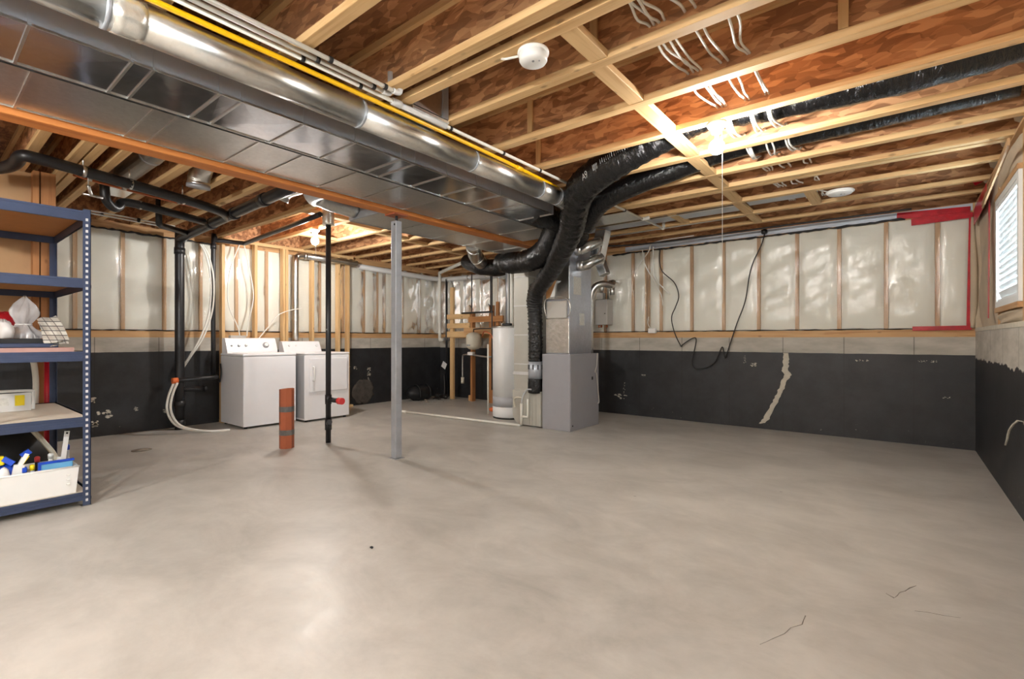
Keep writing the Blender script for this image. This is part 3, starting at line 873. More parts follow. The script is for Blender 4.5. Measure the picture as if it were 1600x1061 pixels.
MB().tube([(-4.45, 4.75, 2.40), (-4.62, 4.95, 2.36), (-4.78, 5.15, 2.32), (-4.86, 5.36, 2.26)], .10, 20, 6, True, (.02, .06)).build('elbow_body', 'galv_dull', e5)
MB().tube([(-4.55, 4.86, 2.38), (-4.57, 4.88, 2.377)], .106, 20).build('collar', 'galv_round', e5)
MB().tube([(-4.80, 5.20, 2.31), (-4.81, 5.23, 2.30)], .106, 20).build('collar', 'galv_round', e5)

# ---------------------------------------------------------------- furnace
fx0, fx1, fy0, fy1 = -3.52, -3.11, 5.02, 5.74
fu = root('furnace', ((fx0 + fx1) / 2, (fy0 + fy1) / 2, 0), 'grey steel furnace cabinet with tall sheet metal plenum on top', 'furnace')
MB().rbox(fx0, fx1, fy0, fy1, .0, .94, .006, 2).build('cabinet', 'cab', fu)
MB().box(fx1 + .0005, fx1 + .005, fy0 + .012, fy1 - .10, .03, .92).build('service_door', 'cab', fu)
MB().cyl((fx1 + .006, fy0 + .05), .008, .06, .075, 10).build('rubber_plug', 'black', fu)
MB().box(fx1 + .005, fx1 + .012, fy1 - .20, fy1 - .175, .60, .64).build('rubber_grommet', 'black', fu)
pb = MB().box(fx0 + .03, fx1 - .035, fy0 + .05, 5.60, .94, 2.36).build('plenum', 'plenum_blue', fu)
MB().box(fx0 + .02, fx1 - .025, fy0 + .04, 5.61, 2.352, 2.37).build('plenum_rim', 'galv_side', fu)
MB().rbox(fx0 + .035, fx1 - .04, fy0 + .035, fy0 + .05, .95, 1.38, .004, 2).build('foil_panel', 'foil', fu)
MB().rbox(fx0 + .06, fx1 - .06, fy0 + .01, fy0 + .05, 1.38, 1.60, .012, 3).build('coil_box', 'grey_box', fu)
MB().box(fx0 + .035, fx1 - .04, fy0 + .034, fy0 + .0495, 1.62, 2.02).build('coil_panel', 'galv_dull', fu)
# slanted coil seen through the panel
vs_ = [(fx0 + .045, fy0 + .03, 1.63), (fx0 + .15, fy0 + .03, 1.63), (fx0 + .19, fy0 + .03, 1.86), (fx0 + .12, fy0 + .03, 1.98), (fx0 + .045, fy0 + .03, 1.80)]
MB().add(vs_ + [(p[0], p[1] - .006, p[2]) for p in vs_], [(0, 1, 2, 3, 4), (5, 6, 7, 8, 9), (0, 1, 6, 5), (1, 2, 7, 6), (2, 3, 8, 7), (3, 4, 9, 8), (4, 0, 5, 9)]).build('coil_fin', 'particle_brown', fu)
vs_ = [(fx0 + .10, fy0 + .024, 1.63), (fx0 + .17, fy0 + .024, 1.63), (fx0 + .20, fy0 + .024, 1.84)]
MB().add(vs_ + [(p[0], p[1] - .006, p[2]) for p in vs_], [(0, 1, 2), (3, 4, 5), (0, 1, 4, 3), (1, 2, 5, 4), (2, 0, 3, 5)]).build('coil_fin', 'white_plastic', fu)
MB().tube([(fx0 + .04, fy0 + .03, 1.4), (fx0 + .045, fy0 + .01, 1.62), (fx1 - .05, fy0 + .01, 1.62), (fx1 - .045, fy0 + .03, 1.4), (fx0 + .04, fy0 + .03, 1.38)], .006, 8, 4, jit=.15).build('foil_edge', 'foil', fu)
MB().box(fx1 - .034, fx1 - .032, fy0 + .14, fy0 + .32, 1.68, 1.90).build('rating_label', 'label_foil', fu)
MB().box(fx1 - .034, fx1 - .032, fy0 + .28, fy0 + .40, 1.30, 1.45).build('rating_label', 'label_foil', fu)
for (yy, zz) in ((5.22, 2.23), (5.27, 2.04)):
    MB().tube([(-3.15, yy, zz), (-3.05, yy, zz)], .062, 24).build('takeoff_collar', 'galv_dull', fu)
    MB().tube([(-3.06, yy, zz), (-3.01, yy + .01, zz + .01), (-2.96, yy + .06, zz + .05), (-2.90, yy + .16, zz + .10)], .061, 24, 5).build('takeoff_elbow', 'galv_round', fu)
MB().rbox(-3.0, -2.86, 5.36, 5.52, 2.08, 2.50, .01, 2, Matrix.Rotation(.25, 3, 'Y')).build('takeoff_riser', 'galv', fu)
MB().rbox(-3.03, -2.92, 5.50, 5.62, 1.93, 2.22, .01, 2, Matrix.Rotation(-.35, 3, 'Y')).build('takeoff_boot', 'galv_dull', fu)
MB().tube([(-3.02, 5.98, 1.90), (-3.02, 5.93, 1.84), (-3.07, 5.80, 1.86), (-3.15, 5.72, 1.82), (-3.20, 5.69, 1.70), (-3.21, 5.685, 1.5), (-3.21, 5.685, .945)], .043, 20, 6).build('flue_pipe', 'galv_round', fu)
MB().tube([(-3.02, 5.95, 1.82), (-3.02, 5.95, 1.72)], .035, 16).build('flue_cap', 'galv_round', fu)
MB().tube([(fx1 + .012, 5.68, .94), (fx1 + .012, 5.66, .78), (fx1 + .012, 5.62, .70), (fx1 + .012, 5.66, .66), (fx1 + .014, 5.70, .42), (fx1 + .012, 5.72, .30), (fx1 + .012, 5.69, .28)], .008, 8, 5).build('conduit', 'grey_box', fu)

# return drop and boot
rd = root('return_duct', (-3.86, 5.25, 0), 'beige-grey upright return air duct between water heater and furnace', 'duct')
for a, b_ in zip([.40, .80, 1.18, 1.56, 1.94], [.80, 1.18, 1.56, 1.94, 2.13]):
    MB().box(-3.98, -3.745, 5.03, 5.5, a + .002, b_ - .002).build('duct_section', 'return_steel', rd)
    MB().box(-3.984, -3.741, 5.026, 5.504, b_ - .007, b_ + .007).build('seam_cleat', 'pvc_grey', rd)
MB().box(-3.99, -3.735, 5.02, 5.5, .66, .70).build('seam_cleat', 'pvc_grey', rd)
# curved boot at the foot
pr_ = [(-3.53, .02), (-3.53, .46), (-3.98, .46)] + [(-3.98 + .14 * (1 - math.cos(a)), .16 - .14 * math.sin(a)) for a in [i * PI / 2 / 6 for i in range(7)]]
n = len(pr_)
MB().add([(x, 5.0, z) for x, z in pr_] + [(x, 5.5, z) for x, z in pr_], [tuple(range(n)), tuple(range(2 * n - 1, n - 1, -1))] + [(i, (i + 1) % n, (i + 1) % n + n, i + n) for i in range(n)]).build('return_boot', 'return_steel', rd)
for x in (-3.70, -3.66, -3.6):
    MB().box(x - .004, x + .004, 4.994, 5.0, .03, .45).build('boot_rib', 'return_steel', rd)
cd = root('condensate_drain', (-3.78, 4.93, 0), 'small white condensate pipe looped in front of the return boot', 'pipe')
MB().tube([(-3.80, 4.955, .02), (-3.80, 4.955, .30)], .016, 10).build('pipe_run', 'pvc', cd)
MB().tube([(-3.80, 4.955, .13), (-3.74, 4.955, .13), (-3.70, 4.955, .13), (-3.695, 4.955, .17), (-3.695, 4.955, .36)], .014, 10).build('trap', 'pvc', cd)
MB().tube([(-3.93, 4.985, .24), (-3.93, 4.965, .33), (-3.88, 4.955, .37), (-3.78, 4.955, .37)], .011, 8, 4).build('loop', 'cream', cd)
MB().tube([(-3.80, 4.955, .30), (-3.77, 4.95, .40), (-3.70, 4.94, .48), (-3.62, 4.93, .49)], .010, 8, 5).build('hose', 'clear_plastic', cd)
fp = root('floor_drain_pipe', (-4.9, 4.85, 0), 'long thin white pipe lying across the floor to the furnace', 'pipe')
MB().tube([(-3.80, 4.93, .018), (-5.88, 4.76, .018)], .0165, 12).build('pipe_run', 'pvc', fp)
MB().tube([(-5.86, 4.762, .018), (-5.96, 4.754, .018), (-5.99, 4.72, .018)], .021, 12, 3).build('elbow', 'pvc', fp)

# water heater
hx, hy = -4.40, 5.46
wh = root('water_heater', (hx, hy, 0), 'tall white cylindrical water heater with a grey band near its foot', 'water heater')
MB().lathe((hx, hy, 0), [(.235, .015), (.25, .03), (.25, .17)], 14).build('lower_jacket', 'heater_white', wh)
MB().lathe((hx, hy, 0), [(.2505, .17), (.2505, .31)], 14).build('grey_band', 'heater_grey', wh)
MB().lathe((hx, hy, 0), [(.25, .31), (.25, 1.28), (.24, 1.29)], 14).build('upper_jacket', 'heater_white', wh)
MB().lathe((hx, hy, 0), [(.252, 1.285), (.252, 1.305), (.2, 1.315)], 28).build('top_lid', 'galv_dull', wh)
MB().cyl((hx, hy), .24, 0, .02, 24).build('base_ring', 'black', wh)
MB().cyl((hx - .02, hy), .045, 1.31, 2.30, 16).build('flue_pipe', 'knob_grey', wh)
MB().tube([(hx + .08, hy - .05, 1.31), (hx + .08, hy - .05, 2.05), (hx + .08, hy - .10, 2.12), (hx + .08, hy - .2, 2.14)], .03, 14, 3).build('vent_pipe', 'pvc', wh)
MB().tube([(hx + .04, hy - .08, 1.31), (hx + .04, hy - .08, 2.2)], .012, 8).build('supply_pipe', 'pvc_grey', wh)
MB().rbox(hx - .05, hx + .10, hy - .12, hy, 1.315, 1.35, .006, 1).build('burner_fitting', 'black', wh)
dp = MB().tube([(-4.745, 5.38, 1.05), (-4.745, 5.38, .02)], .013, 10).thing('discharge_pipe', 'pvc', 'thin white relief pipe standing against the side of the water heater', 'pipe')
dp2 = MB().tube([(-4.86, 5.6, 2.3), (-4.86, 5.6, .35)], .010, 8).thing('supply_pipe', 'abs', 'thin dark supply pipe dropping past the expansion tank', 'pipe')
cp = MB().tube([(-4.90, 5.42, 1.16), (-4.84, 5.40, 1.24), (-4.72, 5.40, 1.20), (-4.66, 5.40, 1.12)], .010, 8, 5).thing('copper_pipe', 'copper', 'curved copper pipe at the shoulder of the water heater', 'pipe')

# timber backing frame with expansion tank
fb = root('timber_frame', (-6.3, 6.45, 0), 'rough pine and red timber frame standing against the far wall left of the heater', 'timber frame')
MB().box(-6.64, -6.55, 6.44, 6.48, 0, 2.10).build('post', 'pine_z', fb)
MB().box(-6.07, -6.03, 6.40, 6.49, 0, 1.60).build('post', 'redwood_z', fb)
MB().box(-6.16, -6.08, 6.44, 6.48, .0, .10).build('offcut', 'plate_x', fb)
for z in (1.50, 1.33, 1.16):
    MB().box(-6.68, -6.09, 6.40, 6.438, z, z + .09 + (.02 if z < 1.2 else 0)).build('cross_board', 'pine_x', fb)
MB().box(-6.11, -5.30, 6.385, 6.42, 1.43, 1.53).build('cross_board', 'redwood_x', fb)
MB().box(-6.2, -5.30, 6.36, 6.398, 1.22, 1.33).build('cross_board', 'plate_x', fb)
MB().box(-5.66, -5.56, 6.44, 6.48, 0, 1.72).build('post', 'redwood_z', fb)
MB().box(-5.50, -5.44, 6.44, 6.48, 0, 1.78).build('post', 'redwood_z', fb)
tk = root('expansion_tank', (-5.85, 6.28, .94), 'small off-white expansion tank hung on the timber frame', 'tank')
MB().lathe((-5.86, 6.26, .94), [(.03, 0), (.09, .015), (.125, .05), (.135, .08), (.135, .22), (.125, .26), (.08, .295), (.03, .31)], 24).build('tank_body', 'cream', tk)
MB().box(-5.90, -5.82, 6.124, 6.128, 1.01, 1.03).build('tank_label', 'knob_grey', tk)
MB().tube([(-5.86, 6.26, 1.24), (-5.86, 6.26, 1.30), (-5.7, 6.26, 1.31), (-5.4, 6.26, 1.31)], .012, 10).build('branch_pipe', 'abs', tk)
pm = root('manifold_pipe', (-5.9, 6.2, .6), 'silvery water valve and braided line below the expansion tank', 'pipe')
MB().tube([(-6.15, 6.28, .36), (-6.15, 6.28, .78), (-6.10, 6.27, .84), (-5.9, 6.25, .85), (-5.55, 6.25, .82), (-5.2, 6.25, .84)], .016, 10, 3).build('pipe_run', 'galv_dull', pm)
MB().tube([(-6.15, 6.28, .33), (-6.15, 6.28, .44)], .03, 12).build('valve_body', 'cream', pm)
MB().rbox(-5.97, -5.85, 6.21, 6.29, .84, .90, .01, 2).build('valve_body', 'white_plastic', pm)
mp = root('wall_manifold', (-5.8, 6.4, 1.6), 'thin black supply lines rising from a manifold on the timber frame', 'pipe')
for (x, z) in ((-6.0, 2.3), (-5.55, 2.3)):
    MB().tube([(x, 6.36, 1.60), (x, 6.36, z)], .010, 8).build('riser', 'abs', mp)
    MB().tube([(x - .05, 6.36, 1.74), (x, 6.36, 1.68), (x + .02, 6.36, 1.66)], .008, 8).build('valve_lever', 'abs', mp)
MB().tube([(-6.25, 6.36, 1.60), (-5.5, 6.36, 1.60)], .016, 10).build('header', 'abs', mp)
MB().box(-5.9, -5.5, YB - .035, YB - .03, 2.30, 2.37).build('red_tape_band', 'red_tape', mp)

# far corner vents
pv = root('vent_pipe', (-7.06, 6.55, 1.05), 'white plastic vent pipe bending down in the far left corner', 'pipe')
MB().tube([(-6.95, 6.56, 1.13), (-6.99, 6.56, 1.10), (-7.04, 6.56, 1.13), (-7.05, 6.56, 1.22), (-7.05, 6.56, 2.33), (-7.03, 6.54, 2.40), (-6.95, 6.5, 2.425), (-5.9, 6.0, 2.44), (-5.4, 5.75, 2.45)], .03, 14, 4).build('pipe_run', 'pvc', pv)
MB().box(-6.93, -6.90, 6.55, 6.70, 1.10, 1.16).build('bracket', 'knob_grey', pv)
ph_ = root('vent_pipe', (-6.5, 6.62, 2.27), 'long level pale vent pipe strapped along the top of the far wall', 'pipe')
MB().tube([(-7.16, 4.8, 2.36), (-7.14, 6.45, 2.31), (-7.05, 6.645, 2.305), (-5.2, 6.645, 2.27)], .045, 16).build('pipe_run', 'pvc_grey', ph_)
for x in (-6.9, -6.35, -5.9):
    MB().tube([(x, 6.645, 2.288), (x + .03, 6.645, 2.288)], .05, 14).build('strap', 'galv_dull', ph_)
bp = MB().tube([(-6.92, 6.62, 2.3), (-6.92, 6.62, .05)], .022, 12).thing('black_riser', 'abs', 'thin black upright pipe in the far left corner', 'pipe')
tg = MB().rbox(-6.98, -6.86, 6.55, 6.56, .56, .68, .003, 1, Matrix.Rotation(.5, 3, 'Y')).thing('paper_tag', 'paper', 'white paper tag tied to the black corner pipe', 'tag')

# control box on the back wall
cb = root('control_box', (-3.49, 6.6, 1.3), 'grey metal control box on the wall behind the furnace', 'electrical box')
MB().rbox(-3.60, -3.39, 6.52, 6.70, 1.34, 1.72, .008, 2).build('box_body', 'grey_box', cb)
MB().rbox(-3.57, -3.46, 6.515, 6.60, 1.72, 1.82, .006, 2).build('box_head', 'grey_box', cb)
MB().tube([(-3.52, 6.6, 1.82), (-3.52, 6.6, 1.98)], .03, 12).build('nipple', 'galv_round', cb)
MB().tube([(-3.42, 6.62, 1.72), (-3.42, 6.62, 1.92), (-3.38, 6.6, 2.0)], .022, 12).build('nipple', 'galv_round', cb)
for x in (-3.57, -3.53, -3.44):
    MB().tube([(x, 6.60, 1.30), (x, 6.60, 1.345)], .014, 10).build('hose_fitting', 'copper', cb)
MB().cyl((-3.43, 6.514), .008, 1.50, 1.512, 8).build('door_catch', 'black', cb)

# sheet metal panning and small ducts under the joists
pn = MB().box(-3.30, -2.28, 4.845, 5.25, ZJ - .006, ZJ - .001).thing('joist_panning', 'galv_dull', 'flat sheet metal pan nailed under the joists above the furnace', 'duct panel')
pj = root('wall_stack', (-1.6, 5.5, ZJ), 'flat galvanised stack duct lying in the joist bay before the far wall', 'duct')
MB().box(-3.3, -1.32, 5.36, 5.62, ZJ + .01, ZJ + .09).build('stack_run', 'galv_side', pj)
MB().box(-1.23, -.62, 5.36, 5.56, ZJ + .03, ZJ + .10).build('stack_run', 'galv_side', pj)
MB().box(-3.3, -1.34, 5.35, 5.37, ZJ + .0, ZJ + .02).build('stack_edge', 'galv_round', pj)
pc = MB().tube([(-3.2, 5.98, 2.52), (-2.4, 6.0, 2.53), (-1.75, 6.02, 2.54), (-1.2, 6.03, 2.55)], .012, 8, 4).thing('steel_conduit', 'galv_dull', 'thin steel conduit running through the last joist bay', 'conduit')

# branch ducts in the laundry-side bays
bd1 = root('branch_duct', (-4.6, 1.25, 2.5), 'round galvanised branch duct in the bay by the double joist', 'duct')
MB().tube([(-3.85, 1.25, 2.62), (-4.5, 1.25, 2.62), (-5.5, 1.25, 2.62)], .085, 22).build('pipe_section', 'galv_round', bd1)
MB().tube([(-4.72, 1.25, 2.62), (-4.75, 1.25, 2.62)], .089, 22).build('crimp_joint', 'galv_side', bd1)
MB().rbox(-6.0, -5.60, 1.17, 1.37, 2.52, 2.62, .006, 1).build('register_boot', 'galv', bd1)
bd2 = root('branch_duct', (-4.8, 1.6, 2.4), 'ribbed galvanised elbow dropping from the second joist bay', 'duct')
MB().tube([(-3.85, 1.59, 2.63), (-4.45, 1.59, 2.63), (-4.62, 1.59, 2.60), (-4.72, 1.59, 2.52), (-4.74, 1.59, 2.44)], .085, 22, 6, True, (.03, .05)).build('elbow_body', 'galv_round', bd2)
MB().tube([(-4.74, 1.59, 2.46), (-4.745, 1.59, 2.43)], .09, 22).build('collar', 'galv_side', bd2)
bd3 = root('branch_duct', (-4.7, 2.3, 2.5), 'short galvanised branch duct above the black drain pipe', 'duct')
MB().tube([(-3.85, 2.38, 2.60), (-4.5, 2.38, 2.60), (-4.72, 2.34, 2.58), (-4.78, 2.32, 2.5)], .075, 20, 5).build('pipe_section', 'galv_dull', bd3)
bd4 = root('branch_duct', (-4.4, 2.7, 2.4), 'grey round duct leaving the beam side and meeting the taped collar', 'duct')
MB().tube([(-3.9, 2.30, 2.45), (-4.15, 2.32, 2.46), (-4.30, 2.42, 2.46)], [.09, .09, .085], 22, 4).build('elbow_body', 'galv_side', bd4)
MB().tube([(-4.25, 2.40, 2.46), (-4.3, 2.6, 2.45), (-4.3, 2.835, 2.44)], [.085, .09, .095], 22, 4).build('pipe_section', 'galv_dull', bd4)

# ---------------------------------------------------------------- plumbing on the laundry side
st = root('drain_stack', (-7.0, 2.14, 0), 'thick black drain stack rising by the washer and turning under the joists', 'pipe')
MB().tube([(-7.0, 2.14, 0), (-7.0, 2.14, 2.26), (-6.98, 2.14, 2.33), (-6.90, 2.14, 2.375), (-6.3, 2.14, 2.40), (-5.2, 2.13, 2.43), (-4.1, 2.12, 2.455)], .052, 18, 3).build('pipe_run', 'abs', st)
for (a, b_, r) in [((-7.0, 2.14, .28), (-7.0, 2.14, .36), .062), ((-7.0, 2.14, .05), (-7.0, 2.14, .12), .06), ((-7.0, 2.14, 2.18), (-7.0, 2.14, 2.26), .06), ((-6.05, 2.14, 2.41), (-5.95, 2.14, 2.412), .061), ((-5.45, 2.135, 2.424), (-5.35, 2.135, 2.426), .061), ((-4.75, 2.125, 2.44), (-4.65, 2.125, 2.442), .061)]:
    MB().tube([a, b_], r, 18).build('coupling', 'abs', st)
MB().tube([(-7.0, 2.14, .50), (-6.95, 2.25, .50), (-6.9, 2.38, .50)], .03, 12).build('cleanout_arm', 'abs', st)
MB().tube([(-6.9, 2.37, .50), (-6.9, 2.40, .50)], .042, 12).build('cleanout_cap', 'abs', st)
d2 = root('drain_pipe', (-5.0, 1.2, 2.35), 'black drain pipe slung below the joists above the shelving', 'pipe')
MB().tube([(-5.25, .30, 2.36), (-5.12, .44, 2.37), (-4.98, .50, 2.39), (-4.86, .52, 2.42), (-4.84, .60, 2.42), (-4.92, .90, 2.415), (-5.07, 1.4, 2.41), (-5.32, 1.95, 2.41), (-5.55, 2.13, 2.41)], .042, 14, 4).build('pipe_run', 'abs', d2)
for (x, y, z) in [(-4.91, .86, 2.415), (-5.0, 1.17, 2.413), (-5.16, 1.6, 2.41)]:
    MB().tube([(x + .002, y - .012, z), (x - .002, y + .012, z)], .047, 12).build('hanger_band', 'galv_round', d2)
    MB().tube([(x, y, z + .045), (x, y, ZJ + .04)], .006, 6).build('hanger_rod', 'galv_round', d2)
tp = root('p_trap', (-5.65, 1.2, 2.3), 'black trap bend hanging under the joists near the shelf upright', 'pipe')
MB().tube([(-5.55, 1.115, 2.70), (-5.57, 1.125, 2.42), (-5.60, 1.16, 2.35), (-5.64, 1.21, 2.33), (-5.67, 1.25, 2.36), (-5.68, 1.27, 2.40), (-5.68, 1.34, 2.41), (-5.70, 1.56, 2.40), (-5.9, 2.03, 2.40)], .038, 14, 4).build('bend', 'abs', tp)
MB().tube([(-5.685, 1.40, 2.408), (-5.688, 1.42, 2.408)], .044, 12).build('hanger_band', 'galv_round', tp)
tb = root('p_trap', (-6.5, 1.9, 2.3), 'second black trap bend, close to the top of the drain stack', 'pipe')
MB().tube([(-6.25, 1.72, 2.7), (-6.26, 1.72, 2.42), (-6.3, 1.74, 2.37), (-6.36, 1.80, 2.37), (-6.5, 1.95, 2.38), (-6.65, 2.12, 2.39)], .032, 12, 4).build('bend', 'abs', tb)
vp = root('laundry_standpipe', (-7.0, 2.52, .6), 'slim black vent pipe beside the washer running up to the taped collar', 'pipe')
MB().tube([(-7.0, 2.52, .64), (-7.0, 2.52, 2.36), (-6.99, 2.55, 2.41), (-6.97, 2.62, 2.42), (-6.92, 2.84, 2.42), (-6.7, 2.86, 2.42), (-4.88, 2.80, 2.47)], .028, 12, 3).build('pipe_run', 'abs', vp)
MB().tube([(-7.0, 2.52, 2.30), (-7.0, 2.52, 2.37)], .036, 12).build('coupling', 'abs', vp)
MB().tube([(-6.98, 2.54, .64), (-6.84, 2.50, .64), (-6.82, 2.42, .635), (-6.8, 2.03, .625)], .026, 12).build('arm', 'abs', vp)
MB().tube([(-6.8, 2.06, .626), (-6.8, 2.0, .624)], .036, 14).build('orange_cap', 'orange', vp, 'orange plastic cap')
for k, (dx, dy) in enumerate(((0, 0), (.02, .03))):
    MB().tube([(-6.8 + dx, 2.02 + dy, .60), (-6.78 + dx, 1.96 + dy, .45), (-6.76 + dx, 1.94 + dy, .28), (-6.72 + dx, 2.0 + dy, .12), (-6.64 + dx, 2.12 + dy, .045), (-6.5 + dx, 2.3 + dy * .6, .014), (-6.42 + dx, 2.48 + dy * .3, .014)], .014, 10, 5).thing('supply_hose', 'cable_white', ['white hose looping from the orange cap to the floor, outer of two', 'white hose looping from the orange cap to the floor, inner of two'][k], 'hose', 'white laundry hoses')
    MB().tube([(-6.98, 2.36 + .02 * k, 2.34), (-6.96, 2.42 + .03 * k, 2.20), (-6.95, 2.47 + .035 * k, 1.9), (-6.95, 2.455 + .035 * k, 1.5), (-6.96, 2.36 + .03 * k, 1.15), (-7.03, 2.25 + .02 * k, .9), (-7.10, 2.18 + .02 * k, .74)], .010, 8, 6).thing('supply_line', 'cable_white', ['white flexible line curving down beside the drain stack, nearer the stack', 'white flexible line curving down beside the drain stack, nearer the washer'][k], 'hose', 'white lines by the stack')

bpx, bpy_ = -4.85, 2.877
vb = root('vent_riser', (bpx, bpy_, 0), 'freestanding black vertical pipe with a red capped side outlet', 'pipe')
MB().cyl((bpx, bpy_), .028, 0, 2.40, 16).build('pipe_run', 'abs', vb)
MB().cyl((bpx, bpy_), .034, .42, .52, 16).build('tee', 'abs', vb)
MB().cyl((bpx, bpy_), .036, .14, .26, 16).build('cleanout_tee', 'abs', vb)
MB().tube([(bpx, bpy_, .20), (bpx + .05, bpy_ - .02, .225), (bpx + .075, bpy_ - .03, .235)], .028, 12).build('cleanout_plug', 'abs', vb)
MB().tube([(bpx, bpy_, .47), (bpx + .19, bpy_ + .02, .465)], .026, 14).build('side_outlet', 'abs', vb)
MB().tube([(bpx + .17, bpy_ + .018, .465), (bpx + .23, bpy_ + .024, .464)], .036, 16).build('red_cap', 'red_cap', vb, 'red plastic cap')
MB().tube([(bpx, bpy_, 2.36), (bpx, bpy_, 2.58)], .062, 18, 6, True, (.02, .03), .06).build('taped_collar', 'foil', vb)
MB().cyl((bpx + .012, bpy_ - .026), .004, 1.22, 1.235, 6).build('screw', 'galv_round', vb)

tubex, tubey = -4.957, 2.472
bt_ = root('cardboard_tube', (tubex, tubey, 0), 'short reddish-brown tube bound with two bands of grey tape', 'tube')
oc = [(tubex + .072 * math.cos(a), tubey + .072 * math.sin(a)) for a in [i * PI / 4 + .2 for i in range(8)]]
MB().add([(x, y, 0) for x, y in oc] + [(x, y, .61 + .004 * math.sin(i)) for i, (x, y) in enumerate(oc)] + [(tubex + (x - tubex) * .86, tubey + (y - tubey) * .86, .60) for x, y in oc] + [(tubex + (x - tubex) * .86, tubey + (y - tubey) * .86, .2) for x, y in oc],
         [(i, (i + 1) % 8, (i + 1) % 8 + 8, i + 8) for i in range(8)] + [(i + 8, (i + 1) % 8 + 8, (i + 1) % 8 + 16, i + 16) for i in range(8)] + [(i + 16, (i + 1) % 8 + 16, (i + 1) % 8 + 24, i + 24) for i in range(8)] + [tuple(range(24, 32)), tuple(range(8))]).build('tube_wall', 'brown_tube', bt_)
for z in (.375, .135):
    ob_ = [(tubex + (x - tubex) * 1.02, tubey + (y - tubey) * 1.02) for x, y in oc]
    MB().add([(x, y, z) for x, y in ob_] + [(x, y, z + .055) for x, y in ob_], [(i, (i + 1) % 8, (i + 1) % 8 + 8, i + 8) for i in range(8)]).build('tape_band', 'duct_tape', bt_)
fd = root('floor_drain', (-5.99, 1.50, 0), 'round metal drain cover set in the concrete near the shelving', 'drain')
MB().lathe((-5.99, 1.50, 0), [(.085, 0), (.085, .004), (.07, .005)], 24).build('rim', plain('drain_rim', srgb(130, 122, 110), .6), fd)
MB().lathe((-5.99, 1.50, .0045), [(.06, 0), (.058, .003)], 20).build('grate', 'rubble', fd)

# dryer vent pipe
dv = root('dryer_vent', (-7.05, 3.64, 1.0), 'shiny galvanised vent pipe rising behind the dryer and bending along the wall', 'duct')
MB().tube([(-7.06, 3.655, .95), (-7.06, 3.655, 2.27), (-7.06, 3.67, 2.34), (-7.06, 3.72, 2.385), (-7.06, 3.80, 2.39)], .045, 18, 4).build('riser', 'galv_round', dv)
MB().tube([(-7.06, 3.79, 2.39), (-7.06, 4.7, 2.385)], .047, 18).build('wall_run', 'galv_dull', dv)
MB().tube([(-7.06, 3.79, 2.39), (-7.06, 3.82, 2.39)], .052, 18).build('joint', 'galv_round', dv)

# ---------------------------------------------------------------- washer and dryer
def prism_y(prof, y0, y1):
    n = len(prof)
    return MB().add([(x, y0, z) for x, z in prof] + [(x, y1, z) for x, z in prof],
                    [tuple(range(n)), tuple(range(2 * n - 1, n - 1, -1))] + [(i, (i + 1) % n, (i + 1) % n + n, i + n) for i in range(n)])
wa = root('washing_machine', (-6.70, 2.965, 0), 'white top-loading washing machine with dials on its raised console', 'washer')
wy0, wy1, wx0, wx1 = 2.625, 3.30, -7.05, -6.36
MB().rbox(wx0, wx1, wy0, wy1, .025, .905, .012, 3).build('cabinet', 'white_enamel', wa)
MB().rbox(wx0, wx1 + .004, wy0 - .003, wy1 + .003, .908, .94, .012, 3).build('top_deck', 'white_enamel', wa)
MB().rbox(wx0 + .19, wx1 - .05, wy0 + .07, wy1 - .07, .94, .946, .003, 2).build('lid', 'white_enamel', wa)
co = prism_y([(-7.03, .94), (-6.86, .94), (-6.86, .965), (-6.93, 1.125), (-6.96, 1.14), (-7.03, 1.14)], wy0 + .01, wy1 - .01).build('console', 'white_enamel', wa)
def dial(y, z, r, mat='knob_grey'):
    nx, nz = .916, .40
    x = -6.86 - (z - .965) * (.07 / .16)
    c = Vector((x, y, z)); d = Vector((nx, 0, nz))
    MB().tube([c - d * .004, c + d * .012], r, 18).build('dial_ring', mat, co)
    MB().tube([c + d * .010, c + d * .03], r * .62, 16).build('dial_knob', 'white_plastic', co)
dial(2.79, 1.04, .020); dial(2.88, 1.04, .018); dial(2.70, 1.04, .014); dial(3.14, 1.04, .040)
MB().rbox(-7.05, -6.98, 2.72, 2.92, 1.14, 1.175, .006, 2).build('supply_box', 'grey_box', wa)
for (x, y) in ((wx0 + .05, wy0 + .05), (wx0 + .05, wy1 - .05), (wx1 - .05, wy0 + .05), (wx1 - .05, wy1 - .05)):
    MB().cyl((x, y), .02, 0, .03, 10).build('foot', 'black', wa)
dr = root('clothes_dryer', (-6.62, 3.70, 0), 'white front-loading clothes dryer standing right of the washing machine', 'dryer')
ey0, ey1, ex0, ex1 = 3.36, 4.04, -7.0, -6.25
MB().rbox(ex0, ex1, ey0, ey1, .025, .91, .012, 3).build('cabinet', 'white_enamel', dr)
MB().rbox(ex0, ex1 + .004, ey0 - .003, ey1 + .003, .912, .94, .012, 3).build('top_deck', 'white_enamel', dr)
MB().box(ex0 + .002, ex1 - .01, ey0 - .001, ey0 + .0, .05, .9).build('side_panel', 'heater_grey', dr)
do = MB().rbox(ex1 + .001, ex1 + .018, ey0 + .065, ey1 - .04, .40, .865, .012, 3).build('door', 'white_enamel', dr)
MB().tube([(ex1 + .018, ey0 + .11, .745), (ex1 + .05, ey0 + .11, .745), (ex1 + .055, ey0 + .11, .70), (ex1 + .055, ey0 + .11, .60), (ex1 + .05, ey0 + .11, .56), (ex1 + .018, ey0 + .11, .56)], .010, 8, 3).build('handle', 'white_plastic', do)
dc_ = prism_y([(-6.99, .94), (-6.83, .94), (-6.84, .97), (-6.90, 1.085), (-6.93, 1.095), (-6.99, 1.095)], ey0 + .01, ey1 - .10).build('console', 'white_enamel', dr)
